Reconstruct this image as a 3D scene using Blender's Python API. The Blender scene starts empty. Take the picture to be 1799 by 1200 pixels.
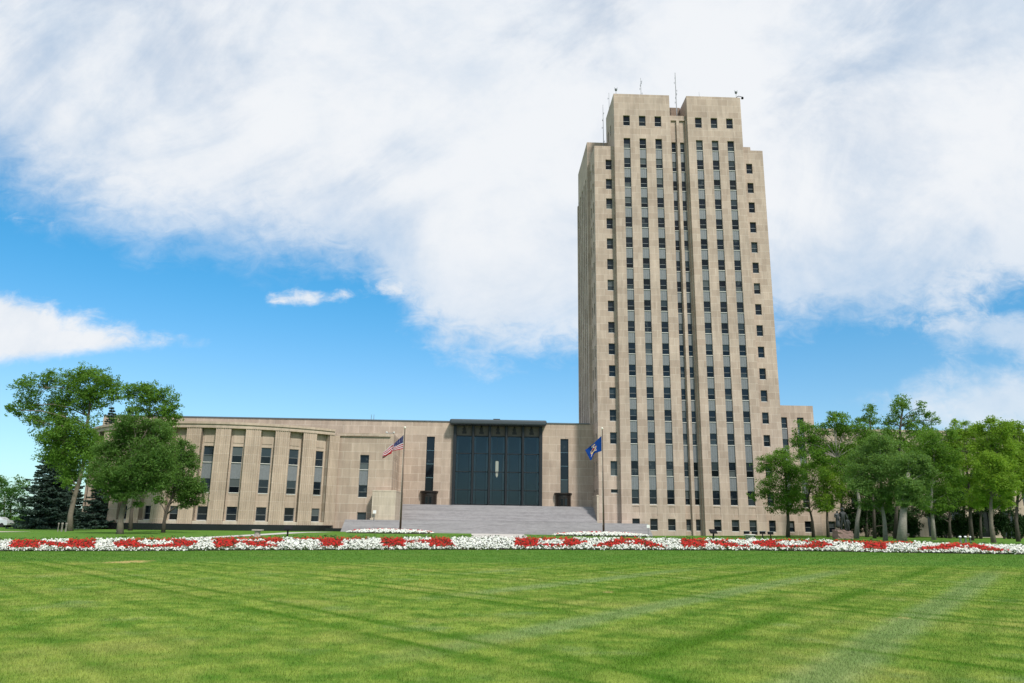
import bpy, bmesh, math, random
import numpy as np
from mathutils import Vector, Matrix
random.seed(7); RNG = np.random.default_rng(11)
SC = bpy.context.scene
COL = SC.collection
R = math.radians

# ------------------------------------------------------------------ camera
FPX, CX, CY = 1328.0, 899.5, 600.0
PITCH, YAW, ROLL = math.atan(318/1328), R(1.9), 0.0140
EYE = np.array([0, 0, 1.6])
_F = np.array([math.sin(YAW)*math.cos(PITCH), math.cos(YAW)*math.cos(PITCH), math.sin(PITCH)])
_R0 = np.array([math.cos(YAW), -math.sin(YAW), 0.0]); _U0 = np.cross(_R0, _F)
_Rt = _R0*math.cos(ROLL) + _U0*math.sin(ROLL); _Up = -_R0*math.sin(ROLL) + _U0*math.cos(ROLL)
cam = bpy.data.cameras.new('camera'); cam_o = bpy.data.objects.new('camera', cam); COL.objects.link(cam_o)
cam.sensor_width = 36; cam.lens = FPX/1799*36; cam.clip_start = .1; cam.clip_end = 6000
M = Matrix(((_Rt[0], _Up[0], -_F[0], 0), (_Rt[1], _Up[1], -_F[1], 0), (_Rt[2], _Up[2], -_F[2], 1.6), (0, 0, 0, 1)))
cam_o.matrix_world = M
SC.camera = cam_o

def ray(u, v): return _F + _Rt*(u-CX)/FPX + _Up*(CY-v)/FPX
def onY(u, v, Y):
    d = ray(u, v); return EYE + d*(Y/d[1])
def mpp(Y): return Y/FPX*1.03           # metres per photo pixel at depth Y

# ------------------------------------------------------------------ helpers
def tag(o, label=None, cat=None, group=None, kind=None):
    if label: o['label'] = label
    if cat: o['category'] = cat
    if group: o['group'] = group
    if kind: o['kind'] = kind
    return o
def empty(name, loc, label, cat, group=None, rz=0):
    o = bpy.data.objects.new(name, None); COL.objects.link(o); o.location = loc; o.rotation_euler = (0, 0, rz)
    return tag(o, label, cat, group)
def link(name, me, parent=None, loc=(0, 0, 0), rz=0):
    o = bpy.data.objects.new(name, me); COL.objects.link(o)
    if parent: o.parent = parent
    o.location = loc; o.rotation_euler = (0, 0, rz)
    return o

class MB:
    """collects quads / polygons"""
    def __init__(s): s.v = []; s.f = []; s.m = []
    def poly(s, pts, mi=0):
        n = len(s.v); s.v += [tuple(p) for p in pts]; s.f.append(tuple(range(n, n+len(pts)))); s.m.append(mi)
    def box(s, x0, x1, y0, y1, z0, z1, mi=0):
        n = len(s.v)
        s.v += [(x0,y0,z0),(x1,y0,z0),(x1,y1,z0),(x0,y1,z0),(x0,y0,z1),(x1,y0,z1),(x1,y1,z1),(x0,y1,z1)]
        for f in ((0,3,2,1),(4,5,6,7),(0,1,5,4),(1,2,6,5),(2,3,7,6),(3,0,4,7)):
            s.f.append(tuple(n+i for i in f)); s.m.append(mi)
    def tube(s, pts, rads, n=8, mi=0, cap=True):
        pts = [Vector(p) for p in pts]; rings = []
        for i, p in enumerate(pts):
            a = pts[max(i-1, 0)]; b = pts[min(i+1, len(pts)-1)]
            t = (b-a).normalized() if (b-a).length > 1e-9 else Vector((0,0,1))
            q = t.orthogonal().normalized() if abs(t.z) < .95 else (Vector((1,0,0)) - t*t.x).normalized()
            w = t.cross(q); k = len(s.v); rings.append(k)
            for j in range(n):
                g = 2*math.pi*j/n; s.v.append(tuple(p + (q*math.cos(g) + w*math.sin(g))*rads[i]))
        for i in range(len(pts)-1):
            for j in range(n):
                a, b = rings[i]+j, rings[i]+(j+1) % n; c, d = rings[i+1]+(j+1) % n, rings[i+1]+j
                s.f.append((a, b, c, d)); s.m.append(mi)
        if cap:
            s.f.append(tuple(reversed(range(rings[0], rings[0]+n)))); s.m.append(mi)
            s.f.append(tuple(range(rings[-1], rings[-1]+n))); s.m.append(mi)
    def lathe(s, prof, cx=0, cy=0, n=20, a0=0, a1=2*math.pi, mi=0):
        full = abs(a1-a0-2*math.pi) < 1e-6; k = n if full else n+1; base = len(s.v)
        for (r, z) in prof:
            for j in range(k):
                g = a0+(a1-a0)*j/n; s.v.append((cx+r*math.cos(g), cy+r*math.sin(g), z))
        for i in range(len(prof)-1):
            for j in range(n):
                j2 = (j+1) % k
                s.f.append((base+i*k+j, base+i*k+j2, base+(i+1)*k+j2, base+(i+1)*k+j)); s.m.append(mi)
    def facade(s, O, e, nrm, s0, s1, z0, z1, ops, mi=0):
        """wall with rectangular openings: O origin, e along, nrm outward; ops (sa,sb,za,zb,depth,back)"""
        O = Vector(O); e = Vector(e); nrm = Vector(nrm)
        P = lambda a, z, d=0: tuple(O + e*a + Vector((0,0,z)) - nrm*d)
        S = sorted({s0, s1} | {round(q, 4) for o in ops for q in o[:2]}); Z = sorted({z0, z1} | {round(q, 4) for o in ops for q in o[2:4]})
        S = [q for q in S if s0 <= q <= s1]; Z = [q for q in Z if z0 <= q <= z1]
        flip = e.cross(Vector((0,0,1))).dot(nrm) < 0
        def q(a, b, c, d): s.poly((a, d, c, b) if flip else (a, b, c, d), mi)
        for i in range(len(Z)-1):
            zm = (Z[i]+Z[i+1])/2; run = None
            for j in range(len(S)):
                solid = j < len(S)-1 and not any(o[0] < (S[j]+S[j+1])/2 < o[1] and o[2] < zm < o[3] for o in ops)
                if solid and run is None: run = S[j]
                if not solid and run is not None:
                    q(P(run, Z[i]), P(S[j], Z[i]), P(S[j], Z[i+1]), P(run, Z[i+1])); run = None
        for o in ops:
            a, b, c, d, dp = o[:5]
            q(P(a,c), P(a,c,dp), P(a,d,dp), P(a,d)); q(P(b,c,dp), P(b,c), P(b,d), P(b,d,dp))
            q(P(a,c), P(b,c), P(b,c,dp), P(a,c,dp)); q(P(a,d,dp), P(b,d,dp), P(b,d), P(a,d))
            if len(o) > 5 and o[5]: q(P(a,c,dp), P(b,c,dp), P(b,d,dp), P(a,d,dp))
    def mesh(s, name, mats, smooth=False, org=None):
        me = bpy.data.meshes.new(name)
        v = s.v if org is None else [(p[0]-org[0], p[1]-org[1], p[2]-org[2]) for p in s.v]
        me.from_pydata(v, [], s.f)
        for m in (mats if isinstance(mats, (list, tuple)) else [mats]): me.materials.append(m)
        me.polygons.foreach_set('material_index', s.m)
        if smooth: me.polygons.foreach_set('use_smooth', [True]*len(s.f))
        me.update(); return me
    def build(s, name, mats, parent=None, smooth=False, loc=None, kind=None):
        """geometry given in world space; parent (an Empty without rotation) or loc is subtracted"""
        org = parent.location if parent is not None else loc
        me = s.mesh(name, mats, smooth, org)
        o = link(name, me, parent, (0,0,0) if parent is not None or loc is None else loc)
        if kind: o['kind'] = kind
        return o

def quads_mesh(name, V, mats, mi=None, n=4):
    """V: (N,n,3) array -> mesh of N separate n-gons"""
    N = len(V); me = bpy.data.meshes.new(name)
    me.vertices.add(N*n); me.vertices.foreach_set('co', np.ascontiguousarray(V, dtype=np.float32).ravel())
    me.loops.add(N*n); me.loops.foreach_set('vertex_index', np.arange(N*n, dtype=np.int32))
    me.polygons.add(N); me.polygons.foreach_set('loop_start', np.arange(0, N*n, n, dtype=np.int32))
    for m in (mats if isinstance(mats, (list, tuple)) else [mats]): me.materials.append(m)
    if mi is not None: me.polygons.foreach_set('material_index', np.asarray(mi, dtype=np.int32))
    me.update(calc_edges=True); return me

# ------------------------------------------------------------------ node helper
class NT:
    def __init__(s, nt): s.nt = nt; s.n = nt.nodes; s.l = nt.links
    def new(s, t, **kw):
        n = s.n.new(t)
        for k, v in kw.items(): setattr(n, k, v)
        return n
    def put(s, sock, v):
        if isinstance(v, bpy.types.NodeSocket): s.l.new(v, sock)
        else: sock.default_value = v
    def math(s, op, a, b=0.0, c=None, clamp=False):
        n = s.new('ShaderNodeMath', operation=op, use_clamp=clamp); s.put(n.inputs[0], a); s.put(n.inputs[1], b)
        if c is not None: s.put(n.inputs[2], c)
        return n.outputs[0]
    def mix(s, f, a, b, mode='MIX'):
        n = s.new('ShaderNodeMix', data_type='RGBA', blend_type=mode); s.put(n.inputs[0], f); s.put(n.inputs[6], a); s.put(n.inputs[7], b)
        return n.outputs[2]
    def noise(s, vec, scale, detail=4, rough=.55, dist=0.0, out=0):
        n = s.new('ShaderNodeTexNoise'); s.put(n.inputs['Vector'], vec); n.inputs['Scale'].default_value = scale
        n.inputs['Detail'].default_value = detail; n.inputs['Roughness'].default_value = rough; n.inputs['Distortion'].default_value = dist
        return n.outputs[out]
    def smooth(s, x, a, b, lo=0.0, hi=1.0):
        n = s.new('ShaderNodeMapRange', interpolation_type='SMOOTHSTEP'); s.put(n.inputs[0], x)
        s.put(n.inputs[1], a); s.put(n.inputs[2], b); s.put(n.inputs[3], lo); s.put(n.inputs[4], hi)
        return n.outputs[0]
    def comb(s, x, y, z=0.0):
        n = s.new('ShaderNodeCombineXYZ'); s.put(n.inputs[0], x); s.put(n.inputs[1], y); s.put(n.inputs[2], z); return n.outputs[0]
    def sep(s, v):
        n = s.new('ShaderNodeSeparateXYZ'); s.put(n.inputs[0], v); return n.outputs
    def bump(s, h, strength=.3, dist=.05):
        n = s.new('ShaderNodeBump'); n.inputs['Strength'].default_value = strength; n.inputs['Distance'].default_value = dist
        s.put(n.inputs['Height'], h); return n.outputs[0]
def rgba(c): return (c[0], c[1], c[2], 1.0)
def new_mat(name):
    m = bpy.data.materials.new(name); m.use_nodes = True; t = NT(m.node_tree); p = t.n['Principled BSDF']
    return m, t, p
def simple(name, c, rough=.7, metal=0.0, var=.12, scale=3.0, bump=0.0, spec=.4):
    m, t, p = new_mat(name); g = t.new('ShaderNodeNewGeometry')
    f = t.noise(g.outputs['Position'], scale, 5)
    d = tuple(x*(1-var) for x in c); l = tuple(min(1, x*(1+var)) for x in c)
    t.put(p.inputs['Base Color'], t.mix(f, rgba(d), rgba(l)))
    p.inputs['Roughness'].default_value = rough; p.inputs['Metallic'].default_value = metal; p.inputs['Specular IOR Level'].default_value = spec
    if bump: t.put(p.inputs['Normal'], t.bump(f, bump, .05))
    return m

def stone(name, bw, rh, c1, c2, mortar, msize=.035, dx=0.0, dz=0.0, streak=.30, off=.5):
    m, t, p = new_mat(name); g = t.new('ShaderNodeNewGeometry'); pos = g.outputs['Position']; x, y, z = t.sep(pos)
    vec = t.comb(t.math('ADD', t.math('ADD', x, y), dx), t.math('ADD', z, dz))
    b = t.new('ShaderNodeTexBrick', offset=off); t.put(b.inputs['Vector'], vec); b.inputs['Scale'].default_value = 1
    b.inputs['Color1'].default_value = rgba(c1); b.inputs['Color2'].default_value = rgba(c2); b.inputs['Mortar'].default_value = rgba(mortar)
    b.inputs['Mortar Size'].default_value = msize; b.inputs['Mortar Smooth'].default_value = .35
    b.inputs['Brick Width'].default_value = bw; b.inputs['Row Height'].default_value = rh; b.inputs['Bias'].default_value = 0
    n1 = t.noise(t.comb(t.math('MULTIPLY', t.math('ADD', x, y), 1.6), t.math('MULTIPLY', z, .22), y), 1.0, 6, .62)
    n2 = t.noise(pos, .16, 4, .6)
    n3 = t.noise(pos, 9, 3, .6)
    f = t.math('ADD', t.math('MULTIPLY', n1, .6), t.math('ADD', t.math('MULTIPLY', n2, .5), t.math('MULTIPLY', n3, .25)))
    val = t.smooth(f, .35, .98, 1-streak, 1+streak*.75)
    hs = t.new('ShaderNodeHueSaturation'); t.put(hs.inputs['Value'], val); t.put(hs.inputs['Color'], b.outputs['Color']); hs.inputs['Saturation'].default_value = 1.0
    t.put(p.inputs['Base Color'], hs.outputs[0]); p.inputs['Roughness'].default_value = .85; p.inputs['Specular IOR Level'].default_value = .25
    t.put(p.inputs['Normal'], t.bump(n3, .25, .02))
    return m

def leaf_mat(name, dark, light, trans=.45, spec=.08, scale=.55):
    m, t, p = new_mat(name); g = t.new('ShaderNodeNewGeometry')
    n = t.noise(g.outputs['Position'], scale, 3)
    f = t.math('ADD', t.math('MULTIPLY', g.outputs['Random Per Island'], .55), t.math('MULTIPLY', t.smooth(n, .3, .7), .45))
    c = t.mix(f, rgba(dark), rgba(light))
    t.put(p.inputs['Base Color'], c); p.inputs['Roughness'].default_value = .55; p.inputs['Specular IOR Level'].default_value = spec
    tr = t.new('ShaderNodeBsdfTranslucent'); t.put(tr.inputs[0], t.mix(.5, c, rgba((light[0]*1.5, light[1]*1.5, light[2]*.6))))
    mx = t.new('ShaderNodeMixShader'); mx.inputs[0].default_value = trans
    t.l.new(p.outputs[0], mx.inputs[1]); t.l.new(tr.outputs[0], mx.inputs[2]); t.l.new(mx.outputs[0], t.n['Material Output'].inputs[0])
    return m

# ------------------------------------------------------------------ materials
TAN1, TAN2, TANM = (.395,.304,.246), (.465,.369,.304), (.545,.457,.388)
M_tower = stone('limestone_tower', 1.83, 1.205, TAN1, TAN2, TANM, .03, dz=.3)
M_hall = stone('limestone_hall', 2.5, 1.27, (.375,.288,.227), (.45,.354,.282), (.525,.438,.362), .035, dz=-.2)
M_plain = stone('limestone_plain', 3.6, 1.27, (.41,.323,.252), (.445,.354,.279), (.515,.43,.352), .03, dz=-.2)
M_pale = stone('limestone_pale', 2.2, 1.27, (.44,.37,.295), (.48,.405,.325), (.56,.48,.40), .025, dz=.1)
M_spandrel = simple('aluminium_spandrel', (.165,.178,.190), .55, .0, .25, 4.0)
M_spandrel2 = M_spandrel
M_frame = simple('window_frame_metal', (.17,.18,.185), .5, .2, .1)
M_sill = simple('window_sill_stone', (.55,.54,.51), .8)
M_black = simple('black_granite', (.012,.012,.013), .25, 0, .3, 8)
def steps_mat():
    m, t, p = new_mat('grey_granite_steps'); g = t.new('ShaderNodeNewGeometry'); x, y, z = t.sep(g.outputs['Position'])
    st = t.math('FLOOR', t.math('MULTIPLY', t.math('ADD', z, .02), 6.41))
    a = t.noise(t.comb(t.math('MULTIPLY', x, .06), t.math('MULTIPLY', st, 3.7), 0), 1.0, 4, .6)
    b = t.noise(t.comb(t.math('MULTIPLY', x, .9), t.math('MULTIPLY', st, 5.1), 1), 1.0, 4, .6); c = t.noise(g.outputs['Position'], 14, 2)
    f = t.math('ADD', t.math('ADD', t.math('MULTIPLY', a, .55), t.math('MULTIPLY', b, .35)), t.math('MULTIPLY', c, .2))
    t.put(p.inputs['Base Color'], t.mix(t.smooth(f, .36, .72), rgba((.225,.211,.217)), rgba((.36,.343,.348)))); p.inputs['Roughness'].default_value = .85; return m
M_granite = steps_mat()
M_brick = stone('penthouse_brick', .45, .16, (.20,.135,.10), (.26,.18,.135), (.27,.22,.18), .02)
M_bronze = simple('dark_bronze', (.011,.014,.018), .5, .1, .25)
M_bronze_panel = simple('brown_bronze_panel', (.125,.10,.082), .6, .1, .35, 2.5)
M_bronze_dark = simple('bronze_relief', (.018,.014,.012), .5, .2)
M_canopy = simple('canopy_metal', (.05,.062,.072), .5, .2, .15)
M_door = simple('vestibule_bronze', (.022,.017,.015), .4, .3, .3)
M_roof = simple('roof_gravel', (.25,.24,.22), .9)
M_concrete = simple('pale_concrete', (.52,.49,.45), .9, 0, .12, 1.5)
M_interior = simple('dark_interior', (.40,.44,.47), .9)
M_curtain = simple('grey_curtain', (.55,.58,.58), .9)

def pane_mat():
    m, t, p = new_mat('window_glass'); g = t.new('ShaderNodeNewGeometry'); oi = t.new('ShaderNodeObjectInfo')
    r = t.math('FRACT', t.math('ADD', g.outputs['Random Per Island'], t.math('MULTIPLY', oi.outputs['Random'], 3.7)))
    a = t.smooth(r, .62, .98)
    n = t.noise(g.outputs['Position'], .9, 3, .6)
    r2 = t.math('FRACT', t.math('MULTIPLY', r, 7.31))
    c = t.mix(a, rgba((.009,.014,.021)), rgba((.035,.048,.056)))
    c = t.mix(t.smooth(n, .60, .70), c, rgba((.045,.055,.060)))
    c = t.mix(t.math('GREATER_THAN', r2, .90), c, rgba((.085,.098,.10)))
    c = t.mix(t.math('MULTIPLY', t.math('LESS_THAN', r2, .22), .75), c, rgba((.003,.004,.005)))
    t.put(p.inputs['Base Color'], c); p.inputs['Roughness'].default_value = .06; p.inputs['Specular IOR Level'].default_value = .24
    return m
M_pane = pane_mat()
def clear_glass():
    m, t, p = new_mat('tinted_glass'); t.n.remove(p)
    tr = t.new('ShaderNodeBsdfTransparent'); tr.inputs[0].default_value = (.45,.54,.60,1)
    gl = t.new('ShaderNodeBsdfGlossy'); gl.inputs['Roughness'].default_value = .04; gl.inputs['Color'].default_value = (.50,.62,.74,1)
    fr = t.new('ShaderNodeFresnel'); fr.inputs[0].default_value = 1.62
    mx = t.new('ShaderNodeMixShader'); t.l.new(fr.outputs[0], mx.inputs[0]); t.l.new(tr.outputs[0], mx.inputs[1]); t.l.new(gl.outputs[0], mx.inputs[2])
    t.l.new(mx.outputs[0], t.n['Material Output'].inputs[0]); return m
M_glass = clear_glass()
# ------------------------------------------------------------------ terrain
_bf = np.array([onY(u, v, 45) for u, v in ((0,968.6),(230,968.6),(460,967),(900,966),(1340,967.6),(1799,974.5))])
_bc = np.array([onY(u, v, 47.3) for u, v in ((0,947.5),(230,945),(460,943),(900,943),(1340,946),(1600,951),(1799,957.5))])
FAR_X, FAR_Z = [-140,-60,-35,-20,0,25,45,70], [-.15,-.12,.02,.02,.0,-.08,.2,.25]
def sstep(t): t = np.clip(t, 0, 1); return t*t*(3-2*t)
def g(x, y):
    x = np.asarray(x, float); y = np.asarray(y, float)
    zf = np.interp(x, _bf[:,0], _bf[:,2]); zc = np.interp(x, _bc[:,0], _bc[:,2])-.13; zb = np.interp(x, FAR_X, FAR_Z)
    z = zf*np.clip(y/45, 0, 1)**1.4
    z = z + (zc-zf)*np.clip((y-45)/2.3, 0, 1)*(y > 45)
    t = np.clip((y-47.8)/57.2, 0, 1); z = z + (zb-zc)*t
    return z - np.clip((y-170)/1500, 0, 1)*3
def on_ground(u, v, y0=6, y1=400):
    d = ray(u, v); lo, prev = y0, None
    for k in range(800):
        y = y0*(y1/y0)**(k/799); P = EYE+d*(y/d[1])
        if P[2] <= g(P[0], y): return P
    return P
def gx(u, Y, v=935):
    x = onY(u, v, Y)[0]; return x, Y, float(g(x, Y))

def lawn_mat():
    m, t, p = new_mat('mown_lawn'); ge = t.new('ShaderNodeNewGeometry'); pos = ge.outputs['Position']; x, y, z = t.sep(pos)
    flat = t.comb(x, y, 0)
    warp = t.noise(flat, .12, 3, .5); w2 = t.math('MULTIPLY', t.math('SUBTRACT', warp, .5), 2.2)
    def stripes(ax, ay, width, thick, ph, soft=.05):  # mowing stripes: how light falls on bent blades is put into the colour
        s = t.math('ADD', t.math('MULTIPLY', x, ax/width), t.math('MULTIPLY', y, ay/width))
        s = t.math('FRACT', t.math('ADD', t.math('ADD', s, ph), t.math('MULTIPLY', w2, .16/width)))
        return t.smooth(t.math('ABSOLUTE', t.math('SUBTRACT', s, .5)), thick+soft, thick-soft)
    n1 = t.noise(flat, .35, 5, .6); n2 = t.noise(flat, 1.7, 5, .62); n3 = t.noise(flat, 26, 3, .7); n4 = t.noise(t.comb(x, t.math('MULTIPLY', y, .6)), 90, 2, .7)
    nb = t.noise(t.comb(t.math('ADD', x, 40), y), .22, 3, .55)
    # blade colour: blue-green / yellow-green / straw
    c = t.mix(t.smooth(n2, .32, .68), rgba((.092,.190,.022)), rgba((.238,.312,.056)))
    c = t.mix(t.smooth(n1, .47, .67, 0, .50), c, rgba((.340,.335,.098)))
    near = t.smooth(y, 31, 24)
    pale = t.math('MULTIPLY', t.math('MAXIMUM', t.math('MULTIPLY', stripes(-.79, .61, 4.4, .075, .5-2.4/4.4, .06), t.smooth(x, -2, 1.5)), t.smooth(t.noise(flat, .55, 4, .6), .56, .70, 0, .55)), near)
    c = t.mix(t.math('MULTIPLY', pale, .70), c, rgba((.245,.310,.135)))
    d1 = t.math('MAXIMUM', stripes(.768, .64, 4.4, .024, .5-6.2/4.4, .024), t.math('MULTIPLY', stripes(.768, .64, 4.4, .020, .5-7.0/4.4, .024), .85))
    d1 = t.math('MULTIPLY', d1, t.math('MULTIPLY', t.smooth(nb, .36, .56, .25, 1.0), t.smooth(t.math('ADD', t.math('MULTIPLY', x, .768), t.math('MULTIPLY', y, .64)), 3.2, 4.6, .10, 1.0)))
    d2 = t.math('MULTIPLY', t.math('MULTIPLY', stripes(-.79, .61, 4.4, .045, .5-4.4/4.4, .045), t.smooth(nb, .62, .44, .25, .9)), t.smooth(x, -1.5, 2.5))
    mk = t.math('MAXIMUM', d1, d2)
    fine1 = t.math('MAXIMUM', t.math('MULTIPLY', stripes(.768, .64, 1.1, .14, .1, .08), .30), t.math('MULTIPLY', t.math('MULTIPLY', stripes(-.79, .61, 1.1, .16, .3, .07), t.smooth(x, -1, 3)), .34)); c = t.mix(fine1, c, rgba((.060,.150,.014)))
    c = t.mix(t.math('MULTIPLY', mk, .88), c, rgba((.055,.150,.008)))
    # the strip mown along the bed, and everything behind it
    far = t.smooth(t.math('ADD', y, t.math('MULTIPLY', w2, .9)), 29.5, 32.5)
    c = t.mix(t.math('MULTIPLY', far, .75), c, rgba((.070,.172,.024)))
    # dry worn patches
    def patch(px, py, rx, ry):
        a = t.math('DIVIDE', t.math('SUBTRACT', x, px), rx); b = t.math('DIVIDE', t.math('SUBTRACT', y, py), ry)
        r = t.math('SQRT', t.math('ADD', t.math('MULTIPLY', a, a), t.math('MULTIPLY', b, b)))
        return t.smooth(t.math('ADD', r, t.math('MULTIPLY', t.math('SUBTRACT', n2, .5), 2.4)), 1.0, .55)
    P1 = on_ground(230, 987.5); P2 = on_ground(1070, 1041); P3 = on_ground(1588, 1086)
    k = t.math('MAXIMUM', patch(P1[0], P1[1], .85, 1.3), t.math('MAXIMUM', t.math('MULTIPLY', patch(P2[0], P2[1], .16, .22), .8), t.math('MULTIPLY', patch(P3[0], P3[1], .14, .18), .6)))
    c = t.mix(t.math('MULTIPLY', k, .85), c, rgba((.46,.36,.15)))
    fine = t.math('ADD', t.math('MULTIPLY', n3, .6), t.math('MULTIPLY', n4, .6))
    hs = t.new('ShaderNodeHueSaturation'); t.put(hs.inputs['Color'], c); t.put(hs.inputs['Value'], t.smooth(fine, .35, .85, .70, 1.34))
    isl = t.math('MULTIPLY', ge.outputs['Random Per Island'], 1.0)
    return m, t, p, hs.outputs[0], isl, fine
M_lawn, _t, _p, _c, _i, _f = lawn_mat()
_t.put(_p.inputs['Base Color'], _c); _p.inputs['Roughness'].default_value = .9; _p.inputs['Specular IOR Level'].default_value = .05
_t.put(_p.inputs['Normal'], _t.bump(_f, .7, .03))
M_blade, _t, _p, _c, _i, _f = lawn_mat(); M_blade.name = 'grass_blades'
_h = _t.new('ShaderNodeHueSaturation'); _t.put(_h.inputs['Color'], _c); _t.put(_h.inputs['Value'], _t.smooth(_i, 0, 1, .72, 1.5))
_t.put(_p.inputs['Base Color'], _h.outputs[0]); _p.inputs['Roughness'].default_value = .8; _p.inputs['Specular IOR Level'].default_value = .08
_tr = _t.new('ShaderNodeBsdfTranslucent'); _t.l.new(_h.outputs[0], _tr.inputs[0]); _mx = _t.new('ShaderNodeMixShader'); _mx.inputs[0].default_value = .35
_t.l.new(_p.outputs[0], _mx.inputs[1]); _t.l.new(_tr.outputs[0], _mx.inputs[2]); _t.l.new(_mx.outputs[0], _t.n['Material Output'].inputs[0])

# ground sheet to the horizon
xs = np.concatenate([-np.geomspace(3000, 80, 14), np.arange(-76, 77, 2.0), np.geomspace(80, 3000, 14)])
ys = np.concatenate([[-200,-60,-20], np.arange(-4, 44, 2.0), np.arange(44, 50, .25), np.arange(50, 54, 1.0), np.arange(54, 140, 2.0), np.geomspace(140, 5000, 22)])
X, Y = np.meshgrid(xs, ys); Z = g(X, Y)
gb = MB(); gb.v = list(zip(X.ravel(), Y.ravel(), Z.ravel())); nx = len(xs)
for j in range(len(ys)-1):
    for i in range(nx-1):
        a = j*nx+i; gb.f.append((a, a+1, a+1+nx, a+nx)); gb.m.append(0)
tag(gb.build('ground', M_lawn, smooth=True), kind='structure')

# grass blades standing on the near lawn (beyond count)
def blades(y0, y1, dens, w, h):
    n = int((y1-y0)*(y1+y0)*.78*dens); yy = np.sqrt(RNG.uniform(y0*y0, y1*y1, n)); xx = RNG.uniform(-.70, .74, n)*yy
    zz = g(xx, yy); a = RNG.uniform(0, 2*math.pi, n); hh = h*RNG.uniform(.5, 1.2, n); lean = RNG.uniform(0, .9, n)*hh; b = RNG.uniform(0, 2*math.pi, n)
    V = np.empty((n, 3, 3)); dx, dy = np.cos(a)*w/2, np.sin(a)*w/2
    V[:,0] = np.stack([xx-dx, yy-dy, zz-.005], 1); V[:,1] = np.stack([xx+dx, yy+dy, zz-.005], 1)
    V[:,2] = np.stack([xx+np.cos(b)*lean, yy+np.sin(b)*lean, zz+hh], 1); return V
GB = np.concatenate([blades(7.2, 12, 2000, .006, .032), blades(12, 19, 900, .009, .034), blades(19, 30, 330, .015, .036), blades(30, 45, 110, .025, .04)])
tag(link('grass', quads_mesh('grass', GB, M_blade, n=3)), 'short green blades of the mown lawn in front of the flower bed', 'grass', kind='stuff')

def drape(name, pts, w0, w1, mat, lift=.02, label=None):
    """a flat strip following the ground; pts centre line"""
    mb = MB(); pts = [Vector((a, b, 0)) for a, b in pts]; L = []
    for i in range(len(pts)-1):
        for k in range(8): L.append(pts[i].lerp(pts[i+1], k/8))
    L.append(pts[-1]); prev = None
    for i, p in enumerate(L):
        t = (L[min(i+1, len(L)-1)]-L[max(i-1, 0)]).normalized(); nr = Vector((t.y, -t.x, 0)); w = w0+(w1-w0)*i/(len(L)-1)
        row = []
        for s in np.linspace(-.5, .5, 5):
            q = p+nr*w*s; row.append((q.x, q.y, float(g(q.x, q.y))+lift))
        if prev:
            for k in range(4): mb.poly((prev[k], prev[k+1], row[k+1], row[k]))
        prev = row
    return tag(mb.build(name, mat), kind='structure')
drape('path', [(1.0, 49.5), (1.6, 78), (2.0, 109.8)], 3.6, 7.4, M_concrete)
_a, _b = on_ground(532, 937.5), on_ground(600, 930.8)
drape('side_path', [(_a[0]+.5, 52), (_a[0]-.5, 66), (-22.5, 95), (-21.0, 104)], 2.2, 2.6, M_concrete)
drape('road', [(-140, 88), (-75, 84), (-46, 78)], 4, 5, simple('sandy_road', (.50,.44,.36), .95))

# ------------------------------------------------------------------ the flower bed with its letters
M_soil = simple('dark_soil', (.045,.035,.025), .95, 0, .3, 6)
M_bedleaf = leaf_mat('bed_leaves', (.018,.05,.012), (.06,.13,.03), .2, .3, 3)
def petal(name, c1, c2, tr=.25):
    m = leaf_mat(name, c1, c2, tr, .2, 2.5); return m
M_white = petal('white_petals', (.70,.72,.70), (.86,.86,.84))
M_red = petal('red_petals', (.38,.010,.010), (.66,.032,.022), .2)
M_red2 = M_red
BED0, BED1 = 45.0, 47.3
# letters as polygons in (s across 0..1, t front 0 .. back 1)
LET = {
 'N': [[(0,0),(.36,0),(.33,1),(.07,1)], [(.60,0),(.96,0),(1.0,1),(.70,1)], [(.30,1),(.30,.60),(.64,.0),(.66,.45)]],
 'O': 'ring',
 'R': [[(.0,0),(.33,0),(.33,1),(.0,1)], [(.3,.78),(.95,.78),(.95,1),(.3,1)], [(.3,.42),(.80,.42),(.88,.62),(.3,.62)], [(.76,.42),(.98,.55),(1.0,.9),(.70,.9)], [(.40,.46),(.68,.46),(.98,.0),(.62,.0)]],
 'T': [[(.355,0),(.66,0),(.66,1),(.37,1)], [(0,.74),(1,.74),(.98,1),(.02,1)]],
 'H': [[(.03,0),(.36,0),(.33,1),(0,1)], [(.68,0),(1,0),(.96,1),(.66,1)], [(.3,.42),(.72,.42),(.72,.66),(.3,.66)]],
 'D': [[(0,0),(.34,0),(.33,1),(0,1)], [(.3,0.05),(.74,0.05),(.95,.35),(.3,.30)], [(.3,.72),(.95,.72),(.72,1),(.3,1)], [(.66,.2),(1,.42),(1,.66),(.66,.9)]],
 'A': [[(0,0),(.30,0),(.60,1),(.40,1)], [(.40,1),(.60,1),(1,0),(.72,0)], [(.28,.30),(.72,.30),(.66,.52),(.34,.52)]],
 'K': [[(0,0),(.34,0),(.33,1),(0,1)], [(.30,.38),(.62,1),(.98,1),(.34,.72)], [(.34,.62),(.56,.72),(1,0),(.66,0)]],
}
def inpoly(poly, s, t):
    r = np.zeros(s.shape, bool); n = len(poly)
    for i in range(n):
        (x0, y0), (x1, y1) = poly[i], poly[(i+1) % n]
        c = ((y0 > t) != (y1 > t)); xi = (x1-x0)*(t-y0)/((y1-y0) if y1 != y0 else 1e-9)+x0
        r ^= c & (s < xi)
    return r
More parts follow.
